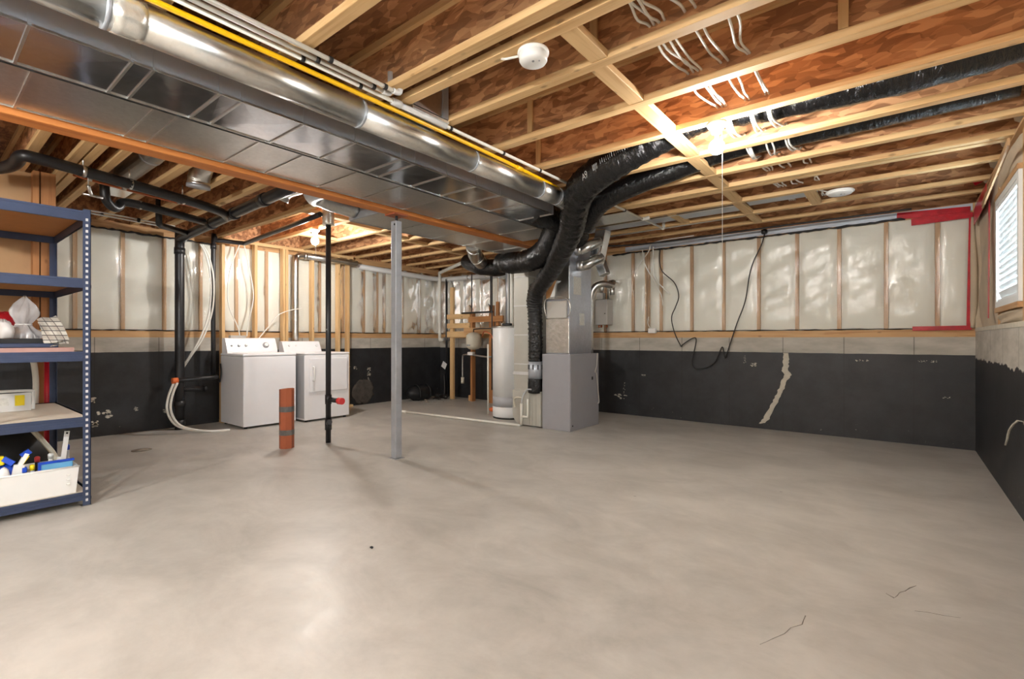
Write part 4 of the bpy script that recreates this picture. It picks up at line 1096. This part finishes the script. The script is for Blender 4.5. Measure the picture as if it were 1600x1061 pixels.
for (y, r) in ((3.46, .014), (3.56, .012), (3.88, .02)):
    c = Vector((-6.87, y, 1.03)); d = Vector((.88, 0, .46))
    MB().tube([c - d * .006, c + d * .016], r, 14).build('dial_knob', 'heater_white', dc_)
for (x, y) in ((ex0 + .05, ey0 + .05), (ex0 + .05, ey1 - .05), (ex1 - .05, ey0 + .05), (ex1 - .05, ey1 - .05)):
    MB().cyl((x, y), .02, 0, .03, 10).build('foot', 'black', dr)
MB().tube([(-6.99, 2.60, .80), (-6.93, 2.585, .68), (-6.95, 2.58, .58), (-7.02, 2.60, .56)], .010, 8, 5).thing('washer_hose', 'abs', 'black rubber hose curling beside the washing machine', 'hose')

# ---------------------------------------------------------------- lamps and smoke alarms
def bulb_lamp(loc, watts, label, chain, show=True):
    x, y, z = loc
    L = root('pull_chain_lamp', (x, y, z - .22), label, 'lamp', 'bare bulb lampholders')
    MB().lathe((x, y, z), [(.058, 0), (.06, -.012), (.05, -.026), (.034, -.04), (.03, -.062)], 24).build('lampholder', 'porcelain', L)
    MB().lathe((x, y, z), [(.014, -.062), (.014, -.105)], 14).build('bulb_neck', 'galv_round', L)
    rr = .046
    prof = [(.014, -.103)] + [(rr * math.sin(a), -.150 + rr * math.cos(a)) for a in [PI * .14 + i * (PI * .84) / 12 for i in range(13)]]
    c = (1, .965, .925, 1)
    MB().lathe((x, y, z), prof, 24).build('bulb', emit('bulb_glow', c, watts / (PI * 4 * PI * rr * rr)), L)
    if chain:
        MB().tube([(x + .035, y - .01, z - .04), (x + .037, y - .01, z - .2), (x + .037, y - .01, z - chain)], .002, 5).build('pull_chain', 'pvc_grey', L)
    return L
bulb_lamp((-.91, 3.235, ZJ - .002), BULB_FAR, 'glowing bare bulb on a white lampholder under the joists, right of the black flex ducts', 1.15)
bulb_lamp((-5.70, 3.20, ZJ - .002), BULB_LEFT, 'glowing bare bulb on a lampholder above the dryer', .95)
bulb_lamp((-3.35, -.98, ZJ - .21), BULB_FILL * .45, 'added fill bulb out of view behind the camera, under the ducts', 0)  # added bulb out of view, evens out the room light
bulb_lamp((-1.15, -1.25, ZJ - .06), BULB_FILL, 'added fill bulb out of view behind the camera, near the window wall', 0)  # second added bulb, unseen, brightens the far walls

def alarm(c, label, cable, r=.075):
    a = root('smoke_alarm', (c[0], c[1], c[2] - .06), label, 'smoke alarm', 'smoke alarms')
    MB().lathe(c, [(r, 0), (r * 1.02, -.008), (r, -.014)], 28).build('base_plate', 'porcelain', a)
    h = .04 if r < .1 else .018
    cv = MB().lathe(c, [(r * .90, -.014), (r * .90, -.002 - h), (r * .82, -.012 - h), (r * .3, -.014 - h)], 28).build('cover', 'white_plastic', a)
    MB().cyl((c[0] + .01, c[1] - .015), .006, c[2] - .0175 - h, c[2] - .012 - h, 10).build('test_button', 'knob_grey', cv)
    MB().cyl((c[0] + .035, c[1] + .0), .004, c[2] - .0165 - h, c[2] - .01 - h, 8).build('indicator', 'knob_grey', cv)
    MB().tube(cable, .006, 8, 5).build('lead', 'cable_white', a)
    return a
alarm((-1.37, 1.88, ZJ - .002), 'white round smoke alarm under the joists near the top of the picture', [(-1.43, 1.86, ZJ - .008), (-1.50, 1.83, ZJ - .012), (-1.54, 1.84, ZJ + .01)])
alarm((-.43, 5.42, ZJ - .002), 'white round smoke alarm under the joists near the far wall', [(-.49, 5.40, ZJ - .008), (-.58, 5.36, ZJ + .02), (-.62, 5.33, ZJ + .05)], .112)

# ---------------------------------------------------------------- wiring
def nm_cable(x, dx, label, y0, y1, ph, z=2.585):
    pts = []
    ys = sorted(set([round(y - .032, 3) for y in RIGHT if y0 < y < y1]))
    k = 0
    for a, b_ in zip(ys[:-1], ys[1:]):
        pts.append((x + dx * math.sin(a * 2 + ph), a, z))
        if b_ - a > .2:
            sag = random.uniform(.01, .03)
            if 3.1 < a < 4.2: sag = .07
            pts.append((x + dx * math.sin(a * 2 + ph) + random.uniform(-.02, .02), a + (b_ - a) * .35, z - sag))
            pts.append((x + dx * math.sin(b_ * 2 + ph) + random.uniform(-.02, .02), a + (b_ - a) * .7, z - sag * .9))
    pts.append((x, ys[-1], z))
    return MB().tube(pts, .0065, 8, 4).thing('wire', 'cable_white', label, 'wire', 'white wires threaded through the joists')
lab = {0: 'white wire of the left bundle threaded through the joists', 1: 'white wire of the middle pair threaded through the joists', 2: 'white wire threaded through the joists nearest the window wall'}
for i, dx in enumerate((-.03, -.012, .005, .02)): nm_cable(-.87 + dx, .012, lab[0], .9, 6.0, i * .9)
for i, dx in enumerate((-.015, .02)): nm_cable(-.735 + dx, .015, lab[1], .9, 6.0, i + 2)
for i, dx in enumerate((-.008, .012)): nm_cable(-.60 + dx, .02, lab[2], .9, 6.0, i * .5 + 4)
MB().tube([(-1.30, 6.66, 2.46), (-1.33, 6.62, 2.3), (-1.42, 6.62, 2.1), (-1.47, 6.62, 1.92), (-1.52, 6.62, 1.6), (-1.62, 6.63, 1.32), (-1.72, 6.63, 1.0), (-1.77, 6.66, .88), (-1.80, 6.66, 1.02), (-1.84, 6.66, .95), (-1.9, 6.67, .82), (-2.02, 6.67, .74), (-2.16, 6.67, .73), (-2.20, 6.67, .82), (-2.16, 6.67, 1.0), (-2.14, 6.66, 1.13), (-2.2, 6.66, 1.13), (-2.32, 6.66, 1.05), (-2.335, 6.66, 1.02)], .007, 8, 6).thing('loose_cable', 'black_cable', 'black cable hanging in loops down the far wall, right of its twin', 'cable', 'black cables on the far wall')
MB().tube([(-2.64, 6.66, 2.40), (-2.63, 6.62, 2.2), (-2.58, 6.62, 2.06), (-2.42, 6.62, 1.9), (-2.36, 6.62, 1.72), (-2.40, 6.62, 1.58), (-2.46, 6.62, 1.42), (-2.42, 6.64, 1.2), (-2.34, 6.66, 1.02)], .007, 8, 6).thing('loose_cable', 'black_cable', 'black cable snaking down the far wall beside the outlet box', 'cable', 'black cables on the far wall')
MB().tube([(-3.35, 6.1, 2.44), (-2.9, 6.3, 2.43), (-2.3, 6.45, 2.45), (-1.3, 6.5, 2.47), (-.4, 6.5, 2.47), (.1, 6.5, 2.47)], .011, 8, 5).thing('cable_run', 'black_cable', 'black cable run along the joint of far wall and ceiling', 'cable')
MB().tube([(-2.1, 6.45, 2.48), (-2.65, 6.5, 2.47), (-2.78, 6.58, 2.36), (-2.92, 6.6, 2.2), (-3.0, 6.62, 2.1)], .007, 8, 5).thing('loose_wire', 'cable_white', 'white wire arching off towards the furnace at the far wall', 'wire')
MB().tube([(-2.86, 6.56, 2.40), (-2.84, 6.6, 2.2), (-2.72, 6.62, 1.96), (-2.62, 6.65, 1.75), (-2.60, 6.66, 1.6)], .007, 8, 5).thing('loose_wire', 'cable_white', 'white wire slanting down the dark double stud of the far wall', 'wire')
MB().tube([(-2.74, 6.66, 2.44), (-2.74, 6.64, 2.2), (-2.70, 6.64, 1.98), (-2.5, 6.66, 1.75)], .008, 8, 5).thing('loose_wire', 'cable_white', 'white wire hanging straight from the top plate beside the black cable', 'wire')
ob = root('outlet_box', (-2.765, 6.68, 1.2), 'small white outlet box on the sill board of the far wall', 'outlet')
MB().rbox(-2.82, -2.71, 6.66, 6.715, 1.21, 1.28, .006, 2).build('box_body', 'white_plastic', ob)
MB().tube([(-2.80, 6.70, 1.28), (-2.84, 6.70, 1.36), (-2.82, 6.69, 1.45)], .006, 8, 4).build('lead', 'cable_white', ob)
MB().lathe((-1.31, 6.66, 2.46), [(.02, -.03), (.035, -.02), (.035, .02), (.01, .03)], 12).thing('junction_knob', 'black', 'black cable knot tied at the top of the far wall', 'junction box')
# wires in the laundry partition
MB().tube([(-7.08, 2.88, 2.44), (-7.07, 2.76, 2.1), (-7.07, 2.72, 1.8), (-7.07, 2.74, 1.55), (-7.06, 2.84, 1.3), (-7.06, 2.87, 1.16)], .008, 8, 5).thing('laundry_line', 'cable_white', 'pale line crossing the first stud bay above the washer, left one', 'hose')
MB().tube([(-7.08, 2.93, 2.44), (-7.07, 3.0, 2.1), (-7.07, 3.05, 1.8), (-7.07, 3.04, 1.6), (-7.06, 2.98, 1.35), (-7.06, 2.96, 1.16)], .008, 8, 5).thing('laundry_line', 'cable_white', 'pale line crossing the first stud bay above the washer, right one', 'hose')
MB().tube([(-7.04, 3.10, 1.12), (-7.05, 3.25, 1.3), (-7.05, 3.4, 1.48), (-7.0, 3.58, 1.56), (-7.0, 3.72, 1.58)], .007, 8, 5).thing('power_cord', 'cable_white', 'white power cord rising from the washer console to the vent pipe', 'cable')

# ---------------------------------------------------------------- far corner clutter
df = root('duffel_bag', (-6.92, 5.95, 0), 'black duffel bag slumped in the far left corner', 'bag')
MB().blob((-6.92, 5.95, .135), (.15, .30, .145), 20, 12, .05, 4, 0).build('bag_body', 'duffel', df)
for y in (5.83, 6.07):
    MB().tube([(-6.77, y, .06), (-6.775, y, .2), (-6.88, y + .01, .285), (-6.97, y + .01, .275)], .012, 6, 4).build('strap', 'black', df)
cl = root('cable_heap', (-6.75, 6.33, 0), 'tangled dark cables heaped on the floor by the black corner pipe', 'cable')
for k in range(6):
    rr = random.uniform(.07, .14); cx, cy = -6.78 + random.uniform(-.1, .1), 6.33 + random.uniform(-.08, .1)
    MB().tube([(cx + rr * math.cos(a), cy + rr * .8 * math.sin(a), .012 + .022 * k * .6 + .012 * math.sin(3 * a)) for a in [i * 2 * PI / 14 for i in range(13)]], .010, 6, 3).build('cable_loop', 'black_cable', cl)
MB().tube([(-6.85, 6.5, .05), (-6.9, 6.55, .25), (-6.95, 6.58, .45)], .02, 8, 4).build('cable_tail', 'black_cable', cl)
rb = 0
for k in range(16):
    x, y, s_ = -6.6 + random.uniform(-.42, .25), 6.15 + random.uniform(-.35, .2), random.uniform(.008, .024)
    MB().blob((x, y, s_ * .5), (s_ * 1.4, s_, s_ * .6), 7, 5, .25, k, 0).thing('concrete_crumb', 'rubble', 'small crumb of concrete on the floor by the far left corner', 'rubble', 'concrete crumbs in the corner')
MB().blob((-4.95, 5.72, .03), (.06, .05, .035), 10, 6, .2, 3, 0).thing('brick_scrap', 'orange', 'orange scrap lying on the floor behind the water heater', 'scrap')

# ---------------------------------------------------------------- shelving unit
sx0, sx1, sy0, sy1 = -5.48, -4.28, .19, .79
su = root('shelving_unit', ((sx0 + sx1) / 2, (sy0 + sy1) / 2, 0), 'blue steel shelving unit with five board shelves at the left edge', 'shelving')
def upright(x, y, dx, dy):
    m = MB()
    m.box(min(x, x + dx * .042), max(x, x + dx * .042), min(y, y + dy * .003), max(y, y + dy * .003), 0, 1.995)
    m.box(min(x, x + dx * .003), max(x, x + dx * .003), min(y, y + dy * .042), max(y, y + dy * .042), 0, 1.995)
    u = m.build('upright', 'blue_steel', su)
    hb = MB()
    for i in range(50):
        z = .04 + i * .0385
        if dx < 0:
            hb.obox((x + .0006, y + dy * .021, z - .009), (x + .0006, y + dy * .021, z + .009), .013, .0012, (1, 0, 0))
        else:
            hb.obox((x - .0006, y + dy * .021, z - .007), (x - .0006, y + dy * .021, z + .007), .010, .0012, (1, 0, 0))
        hb.obox((x + dx * .021, y - dy * .0006, z - .009), (x + dx * .021, y - dy * .0006, z + .009), .013, .0012, (0, 1, 0))
    h = hb.build('keyhole_slots', 'hole_light', u)
    h['kind'] = 'stuff'
    MB().box(min(x - dx * .004, x + dx * .05), max(x - dx * .004, x + dx * .05), min(y - dy * .004, y + dy * .05), max(y - dy * .004, y + dy * .05), 0, .004).build('foot', 'galv_dull', u)
for (x, y, dx, dy) in ((sx1, sy1, -1, -1), (sx1, sy0, -1, 1), (sx0, sy1, 1, -1), (sx0, sy0, 1, 1)):
    upright(x, y, dx, dy)
SH = [(.040, .095), (.535, .60), (.975, 1.04), (1.465, 1.53), (1.915, 1.985)]
def shelf_beam(along, at_, lo, hi, s_, z0, z1):
    """folded steel edge: top lip, groove, rounded lower flange"""
    m = MB()
    H_ = z1 - z0
    for (d0, d1, a, b_) in ((.004, .012, .0, 1.0), (.0005, .012, .80, 1.0), (.0005, .014, .36, .62), (-.003, .014, .04, .36), (.0, .014, .0, .05)):
        p0, p1 = sorted((at_ + s_ * d0, at_ + s_ * d1))
        za, zb = z0 + a * H_, z0 + b_ * H_
        if along == 'x': m.box(lo, hi, p0, p1, za, zb)
        else: m.box(p0, p1, lo, hi, za, zb)
    return m.build('shelf_beam', 'blue_steel', su)
for i, (z0, z1) in enumerate(SH):
    shelf_beam('x', sy0, sx0 + .004, sx1 - .004, 1, z0, z1)
    shelf_beam('x', sy1, sx0 + .004, sx1 - .004, -1, z0, z1)
    shelf_beam('y', sx0, sy0 + .004, sy1 - .004, 1, z0, z1)
    shelf_beam('y', sx1, sy0 + .042, sy1 - .042, -1, z0, z1)
    MB().box(sx0 + .016, sx1 - .016, sy0 + .016, sy1 - .016, z1 - .016, z1 - .003).build('shelf_board', 'particle_brown' if i > 2 else 'particle', su)

# third shelf: boards, tray, bags, cloth
Z3 = 1.04
MB().box(-5.2, -4.34, .22, .715, Z3 - .002, Z3 + .026).thing('wood_panel', 'pink_board', 'flat pinkish board lying on the middle shelf', 'board')
MB().rbox(-5.1, -4.36, .22, .64, Z3 + .027, Z3 + .055, .004, 1).thing('steel_tray', 'blue_steel', 'flat blue-grey panel under the black tray on the middle shelf', 'panel')
ty = root('black_tray', (-4.62, .45, Z3 + .056), 'shallow black tray on the middle shelf, holding a clear bag', 'tray')
MB().rbox(-4.86, -4.40, .36, .62, Z3 + .056, Z3 + .064, .003, 1).build('tray_floor', 'black', ty)
for (x0, x1, y0, y1) in ((-4.41, -4.395, .35, .63), (-4.87, -4.855, .35, .63), (-4.87, -4.395, .35, .365), (-4.87, -4.395, .615, .63)):
    MB().box(x0, x1, y0, y1, Z3 + .056, Z3 + .085).build('tray_rim', 'black', ty)
MB().blob((-4.55, .53, Z3 + .10), (.05, .05, .045), 12, 8, .1, 3, Z3 + .066).build('wrapped_bundle', 'knob_grey', ty)
MB().blob((-4.55, .44, Z3 + .09), (.04, .04, .035), 12, 8, .1, 6, Z3 + .066).build('wrapped_bundle', 'brown_tube', ty)
pbag = root('plastic_bag', (-4.56, .49, Z3 + .09), 'gathered clear plastic bag standing up out of the black tray', 'bag')
def bagfn(s_, t_):
    a = s_ * 2 * PI
    rad = [.105, .095, .06, .032, .048, .066, .07, .058, .03, .004]
    k = t_ * 9; i = min(int(k), 8); r = rad[i] * (1 - (k - i)) + rad[i + 1] * (k - i)
    r *= 1 + .16 * math.sin(6 * a + 3 * t_) + .08 * math.sin(11 * a - 9 * t_)
    return (-4.56 + r * .8 * math.cos(a), .495 + r * math.sin(a) + .01 * t_, Z3 + .088 + .275 * t_ + .012 * math.sin(3 * a) * t_)
MB().grid(bagfn, 42, 26).build('bag_film', 'bag_film', pbag)
MB().tube([(-4.56 + .03 * math.cos(a), .497 + .038 * math.sin(a), Z3 + .18) for a in [i * PI / 6 for i in range(13)]], .005, 6).build('bag_neck', 'white_bag', pbag)
MB().blob((-4.72, .42, Z3 + .19), (.09, .08, .075), 16, 12, .10, 9, Z3 + .095).thing('red_bag', 'red_bag', 'shiny dark red bag at the back of the middle shelf', 'bag')
MB().blob((-4.45, .395, Z3 + .13), (.045, .045, .075), 16, 12, .15, 12, Z3 + .087).thing('white_bag', 'white_bag', 'crumpled white plastic bag at the picture edge on the middle shelf', 'bag')
def clothfn(s_, t_):
    a = Vector((-4.53, .555, 1.255)).lerp(Vector((-4.50, .645, 1.285)), s_)
    m_ = Vector((-4.40, .555, 1.225)).lerp(Vector((-4.385, .665, 1.235)), s_)
    c = Vector((-4.345, .565, 1.10)).lerp(Vector((-4.335, .690, 1.11)), s_)
    q = a * (1 - t_) ** 2 + m_ * 2 * t_ * (1 - t_) + c * t_ * t_
    return (q.x + .006 * math.sin(8 * s_ + 5 * t_), q.y, q.z + .007 * math.sin(6 * s_ + 3 * t_))
cloth = root('plaid_cloth', (-4.44, .62, Z3 + .03), 'folded grey and cream plaid cloth hanging over the shelf edge', 'cloth')
MB().grid(clothfn, 14, 22).build('top_fold', 'plaid', cloth)
MB().grid(lambda s_, t_: tuple(Vector(clothfn(.03 + .94 * s_, t_)) + Vector((-.02, .004, -.022))), 14, 22).build('under_fold', 'plaid', cloth)

# poles and step stool behind the fourth shelf
MB().tube([(-5.535, .745, 0), (-5.535, .745, 1.1)], .022, 12).thing('red_pole', 'red_paint', 'bright red upright pole behind the shelving unit', 'pole')
MB().tube([(-5.535, .60, 0), (-5.535, .66, .45), (-5.535, .675, .75), (-5.535, .66, .95), (-5.535, .64, 1.1)], .02, 12, 4).thing('white_pole', 'pvc', 'curved white pole beside the red pole behind the shelving', 'pole')
sl = root('folding_step', (-5.0, .45, .6), 'folded white step stool with yellow warning sticker on the fourth shelf', 'step stool')
MB().tube([(-5.0, .24, .606), (-5.0, .24, .72), (-5.0, .27, .745), (-5.0, .565, .745), (-5.0, .595, .72), (-5.0, .595, .606)], .010, 10, 3).build('rail', 'pvc_grey', sl)
MB().box(-5.01, -5.0, .25, .585, .60, .73).build('step_panel', 'pvc_grey', sl)
MB().box(-4.999, -4.997, .50, .55, .64, .715).build('yellow_sticker', 'bright_yellow', sl, 'yellow warning sticker')
MB().box(-4.999, -4.997, .36, .47, .645, .70).build('grey_sticker', 'label_foil', sl)

# bottom shelf: bin of cleaning things
Z1 = .093
bn = root('storage_bin', (-4.47, .48, Z1), 'white plastic bin of cleaning things on the lowest shelf', 'bin')
bx0, bx1, by0, by1 = -4.62, -4.312, .24, .735
def bin_wall(p):
    return MB().add(p, [(0, 1, 2, 3), (4, 5, 6, 7), (0, 1, 5, 4), (1, 2, 6, 5), (2, 3, 7, 6), (3, 0, 4, 7)])
fl = .014; zt = Z1 + .178
A = [(bx0 + fl, by0 + fl), (bx1 - fl, by0 + fl), (bx1 - fl, by1 - fl), (bx0 + fl, by1 - fl)]
B = [(bx0, by0), (bx1, by0), (bx1, by1), (bx0, by1)]
cx_, cy_ = (bx0 + bx1) / 2, (by0 + by1) / 2
ins = lambda p: (p[0] + (cx_ - p[0]) * .025, p[1] + (cy_ - p[1]) * .012)
for i in range(4):
    j = (i + 1) % 4
    o_ = [(*A[i], Z1), (*A[j], Z1), (*B[j], zt), (*B[i], zt)]
    n_ = [(*ins(A[i]), Z1), (*ins(A[j]), Z1), (*ins(B[j]), zt), (*ins(B[i]), zt)]
    bin_wall(o_ + n_).build('bin_wall', 'white_plastic', bn)
MB().box(bx0 + fl, bx1 - fl, by0 + fl, by1 - fl, Z1, Z1 + .004).build('bin_floor', 'white_plastic', bn)
rim = [(*p, zt) for p in B]
MB().tube(rim + [rim[0]], .006, 8).build('rim', 'white_plastic', bn)
for z in (.06, .09, .12):
    MB().rbox(bx1 - .010 + z * .07, bx1 - .005 + z * .07, by1 - .062, by1 - .045, Z1 + z, Z1 + z + .012, .002, 1).build('side_notch', 'porcelain', bn)
ctag = 'cleaning things in the white bin'
dpn = root('dustpan', (-4.37, .64, Z1 + .005), 'light blue dustpan with dark blue edge in the white bin', 'dustpan', ctag)
MB().rbox(-4.375, -4.358, .552, .712, Z1 + .02, Z1 + .215, .004, 1).build('pan', 'sky_blue', dpn)
MB().box(-4.379, -4.354, .546, .718, Z1 + .213, Z1 + .226).build('lip', 'bright_blue', dpn)
MB().obox((-4.366, .546, Z1 + .02), (-4.366, .549, Z1 + .225), .014, .026, (1, 0, 0)).build('side_wall', 'bright_blue', dpn)
br = root('scrub_brush', (-4.42, .66, Z1 + .005), 'long white brush handle leaning up out of the white bin', 'brush', ctag)
MB().obox((-4.44, .655, Z1 + .05), (-4.42, .692, Z1 + .405), .026, .012, (1, 0, 0)).build('handle', 'white_plastic', br)
MB().obox((-4.445, .653, Z1 + .04), (-4.435, .664, Z1 + .235), .040, .014, (1, 0, 0)).build('handle_flare', 'white_plastic', br)
MB().rbox(-4.48, -4.40, .60, .71, Z1 + .006, Z1 + .04, .01, 2).build('bristle_head', 'bright_blue', br)
MB().tube([(-4.414, .690, Z1 + .392), (-4.410, .690, Z1 + .392)], .006, 10).build('hang_hole', 'black', br)
def bottle(c, r, h, body, cap, label):
    b0 = root('spray_bottle', c, label, 'bottle', ctag)
    x, y, z = c
    MB().lathe(c, [(r * .9, 0), (r, .01), (r, h * .62), (r * .45, h * .8), (r * .4, h)], 16).build('bottle_body', body, b0)
    MB().lathe((x, y, z + h), [(r * .5, 0), (r * .52, .03), (r * .3, .036)], 14).build('cap', cap, b0)
    return b0
bottle((-4.365, .515, Z1 + .005), .026, .18, 'clear_plastic', 'bright_yellow', 'clear bottle with yellow cap beside the blue dustpan')
bottle((-4.50, .705, Z1 + .005), .026, .26, 'clear_plastic', 'bright_blue', 'cloudy bottle with blue cap behind the white brush handle')
bottle((-4.50, .62, Z1 + .005), .028, .215, 'white_plastic', 'white_plastic', 'white bottle with white cap behind the blue dustpan')
bottle((-4.50, .555, Z1 + .005), .028, .205, 'black', 'red_cap', 'dark bottle with red cap behind the yellow-capped bottle')
sp = root('trigger_bottle', (-4.36, .44, Z1 + .005), 'white and blue trigger spray bottle tilted in the bin', 'bottle', ctag)
MB().obox((-4.36, .42, Z1 + .03), (-4.355, .455, Z1 + .235), .05, .035, (1, 0, 0)).build('bottle_body', 'white_plastic', sp)
MB().obox((-4.357, .455, Z1 + .225), (-4.355, .49, Z1 + .30), .022, .03, (1, 0, 0)).build('spray_neck', 'white_plastic', sp)
MB().obox((-4.357, .465, Z1 + .285), (-4.355, .505, Z1 + .315), .03, .03, (1, 0, 0)).build('spray_head', 'bright_blue', sp)
MB().obox((-4.35, .465, Z1 + .235), (-4.35, .495, Z1 + .285), .014, .014, (1, 0, 0)).build('trigger', 'bright_yellow', sp)
MB().rbox(-4.365, -4.335, .465, .49, Z1 + .18, Z1 + .215, .005, 2).build('blue_collar', 'bright_blue', sp)
MB().obox((-4.37, .385, Z1 + .285), (-4.36, .43, Z1 + .245), .03, .05, (1, 0, 0)).thing('blue_sponge', 'bright_blue', 'blue scouring pad lying across the heap in the bin', 'sponge', ctag)
MB().rbox(-4.40, -4.345, .345, .392, Z1 + .245, Z1 + .30, .01, 2).thing('yellow_sponge', 'bright_yellow', 'yellow sponge on top of the heap at the picture edge', 'sponge', ctag)
MB().blob((-4.385, .395, Z1 + .19), (.04, .05, .06), 12, 8, .12, 21).thing('blue_cloth', 'bright_blue', 'crumpled blue rag in the near end of the bin', 'rag', ctag)
MB().blob((-4.335, .385, Z1 + .17), (.015, .03, .06), 12, 8, .12, 22).thing('white_rag', 'white_bag', 'crumpled white wrapper in the near end of the bin', 'rag', ctag)
# dark tote behind the bin
tt = root('dark_tote', (-5.0, .42, Z1), 'big black bag with pale handle behind the white bin', 'bag')
MB().blob((-5.0, .42, Z1 + .19), (.27, .27, .21), 20, 14, .03, 31, Z1 + .001).build('bag_body', 'black', tt)
MB().tube([(-4.86, .56, Z1 + .40), (-4.79, .62, Z1 + .30), (-4.74, .68, Z1 + .18), (-4.72, .71, Z1 + .03)], .016, 8, 5).build('handle', 'cream', tt)

# floor marks: hairline cracks and a chip
def floor_crack(pts):
    mb = MB(); rnd = random.Random(5)
    L = [(x + rnd.uniform(-.004, .004), y + w * .6, 0.0004) for x, y, w in pts]; R2 = [(x, y - w * .6, 0.0004) for x, y, w in pts]
    n = len(pts)
    mb.add(L + R2 + [(p[0], p[1], .0012) for p in L + R2], [(2 * n + i, 2 * n + i + 1, 3 * n + i + 1, 3 * n + i) for i in range(n - 1)] + [(i, i + 1, 2 * n + i + 1, 2 * n + i) for i in range(n - 1)] + [(n + i, n + i + 1, 3 * n + i + 1, 3 * n + i) for i in range(n - 1)])
    mb.build('hairline_crack', 'crack_dark', bpy.data.objects['floor'])
M['crack_dark'] = plain('crack_dark', srgb(136, 130, 122), .9, var=.4, scale=40)
floor_crack([(-.046, 2.70, .001), (-.03, 2.685, .003), (-.018, 2.675, .005), (-.008, 2.71, .003), (0, 2.75, .006), (.02, 2.78, .002), (.04, 2.83, .003), (.061, 2.87, .001)])
floor_crack([(-.40, 1.96, .001), (-.386, 1.99, .004), (-.37, 2.03, .002), (-.343, 2.09, .004), (-.33, 2.15, .002), (-.30, 2.20, .003), (-.295, 2.28, .001)])
floor_crack([(.05, 2.60, .0008), (.09, 2.62, .0015), (.14, 2.63, .0012), (.19, 2.65, .0006)])
# small dark chip
MB().blob((-2.213, 1.566, .004), (.012, .008, .006), 8, 5, .2, 77, 0).thing('floor_chip', 'black', 'tiny black chip lying alone on the open concrete floor', 'debris')

# ---------------------------------------------------------------- water lines under the laundry-side joists
wl = root('water_line', (-5.6, 1.3, 2.45), 'reddish water line strung below the joists beside the black drain', 'pipe')
MB().tube([(-5.25, .86, 2.46), (-5.32, 1.05, 2.455), (-5.48, 1.5, 2.46), (-5.62, 1.9, 2.47), (-5.75, 2.3, 2.48)], .011, 8, 4).build('pipe_run', 'copper', wl)
for t_ in (.95, 1.2, 1.66):
    MB().tube([(-5.28 - .3 * (t_ - .95), t_, 2.458), (-5.285 - .3 * (t_ - .95), t_ + .03, 2.458)], .017, 8).build('fitting', 'galv_dull', wl)
w2 = root('water_line', (-6.2, 1.5, 2.4), 'pair of pale water lines along the ceiling above the left wall', 'pipe')
for dz in (0, .028):
    MB().tube([(-6.6, 1.16, 2.44 + dz), (-6.62, 1.5, 2.435 + dz), (-6.7, 2.0, 2.43 + dz)], .009, 8, 3).build('pipe_run', 'cable_white', w2)
for y in (1.3, 1.62):
    MB().tube([(-6.62, y, 2.45), (-6.622, y + .02, 2.45)], .024, 8).build('clip', 'black', w2)
hv = root('pipe_hanger', (-5.2, .98, 2.4), 'small metal valve and strap hanging under the black drain pipe', 'valve')
MB().tube([(-5.13, .93, 2.37), (-5.14, .94, 2.33), (-5.16, .955, 2.30)], .013, 8, 3).build('valve_stem', 'galv_round', hv)
MB().tube([(-5.16, .90, 2.30), (-5.17, 1.03, 2.295)], .011, 8).build('valve_body', 'galv_round', hv)
MB().tube([(-5.13, .93, 2.37), (-5.13, .93, 2.51)], .005, 6).build('strap', 'galv_round', hv)

# printing on the big flex duct
from mathutils.bvhtree import BVHTree
sleeve = [c for c in f1.children if c.name.startswith('sleeve')][0]
bvh = BVHTree.FromPolygons([v.co.copy() for v in sleeve.data.vertices], [tuple(p.vertices) for p in sleeve.data.polygons])
def print_on(parent, body, size, P0, P1, ang0, u0, v0, name='print_mark'):
    """lettering laid onto the skin of the duct"""
    cu = bpy.data.curves.new('lettering', 'FONT')
    cu.body = body; cu.size = size
    ob = bpy.data.objects.new('lettering', cu)
    COL.objects.link(ob)
    bpy.context.view_layer.update()
    me = bpy.data.meshes.new_from_object(ob.evaluated_get(bpy.context.evaluated_depsgraph_get()))
    bpy.data.objects.remove(ob); bpy.data.curves.remove(cu)
    org = Vector(ORG[parent.name])
    P0, P1 = Vector(P0) - org, Vector(P1) - org
    d = (P1 - P0).normalized()
    up = (Vector((0, 0, 1)) - d * d.z).normalized()
    out = d.cross(up)
    if out.y > 0: out = -out
    for v in me.vertices:
        a = ang0 + (v.co.y + v0) / .13
        dr_ = out * math.cos(a) + up * math.sin(a)
        p = P0 + d * (v.co.x + u0)
        hit = bvh.ray_cast(p + dr_ * .35, -dr_, .5)[0]
        v.co = (hit if hit else p + dr_ * .14) + dr_ * .004
    me.materials.clear(); me.materials.append(M['print_grey'])
    o = bpy.data.objects.new(name, me)
    COL.objects.link(o); o.parent = parent; ORG[o.name] = tuple(org)
    return o
M['print_grey'] = plain('print_grey', srgb(196, 198, 200), .5, var=.1)
A0, A1 = (-2.02, 3.58, 2.452), (-1.40, 3.455, 2.588)
print_on(f1, 'A9', .065, A0, A1, -.35, .03, 0)
for k in range(4):
    print_on(f1, 'I', .055, A0, A1, -.25, .165 + k * .013, 0)
for k in range(16):
    print_on(f1, 'I', .042, A0, A1, -.15, .25 + k * .018, random.uniform(-.003, .003))
for k in range(10):
    print_on(f1, 'I', .022, A0, A1, .25, .33 + k * .012, 0)
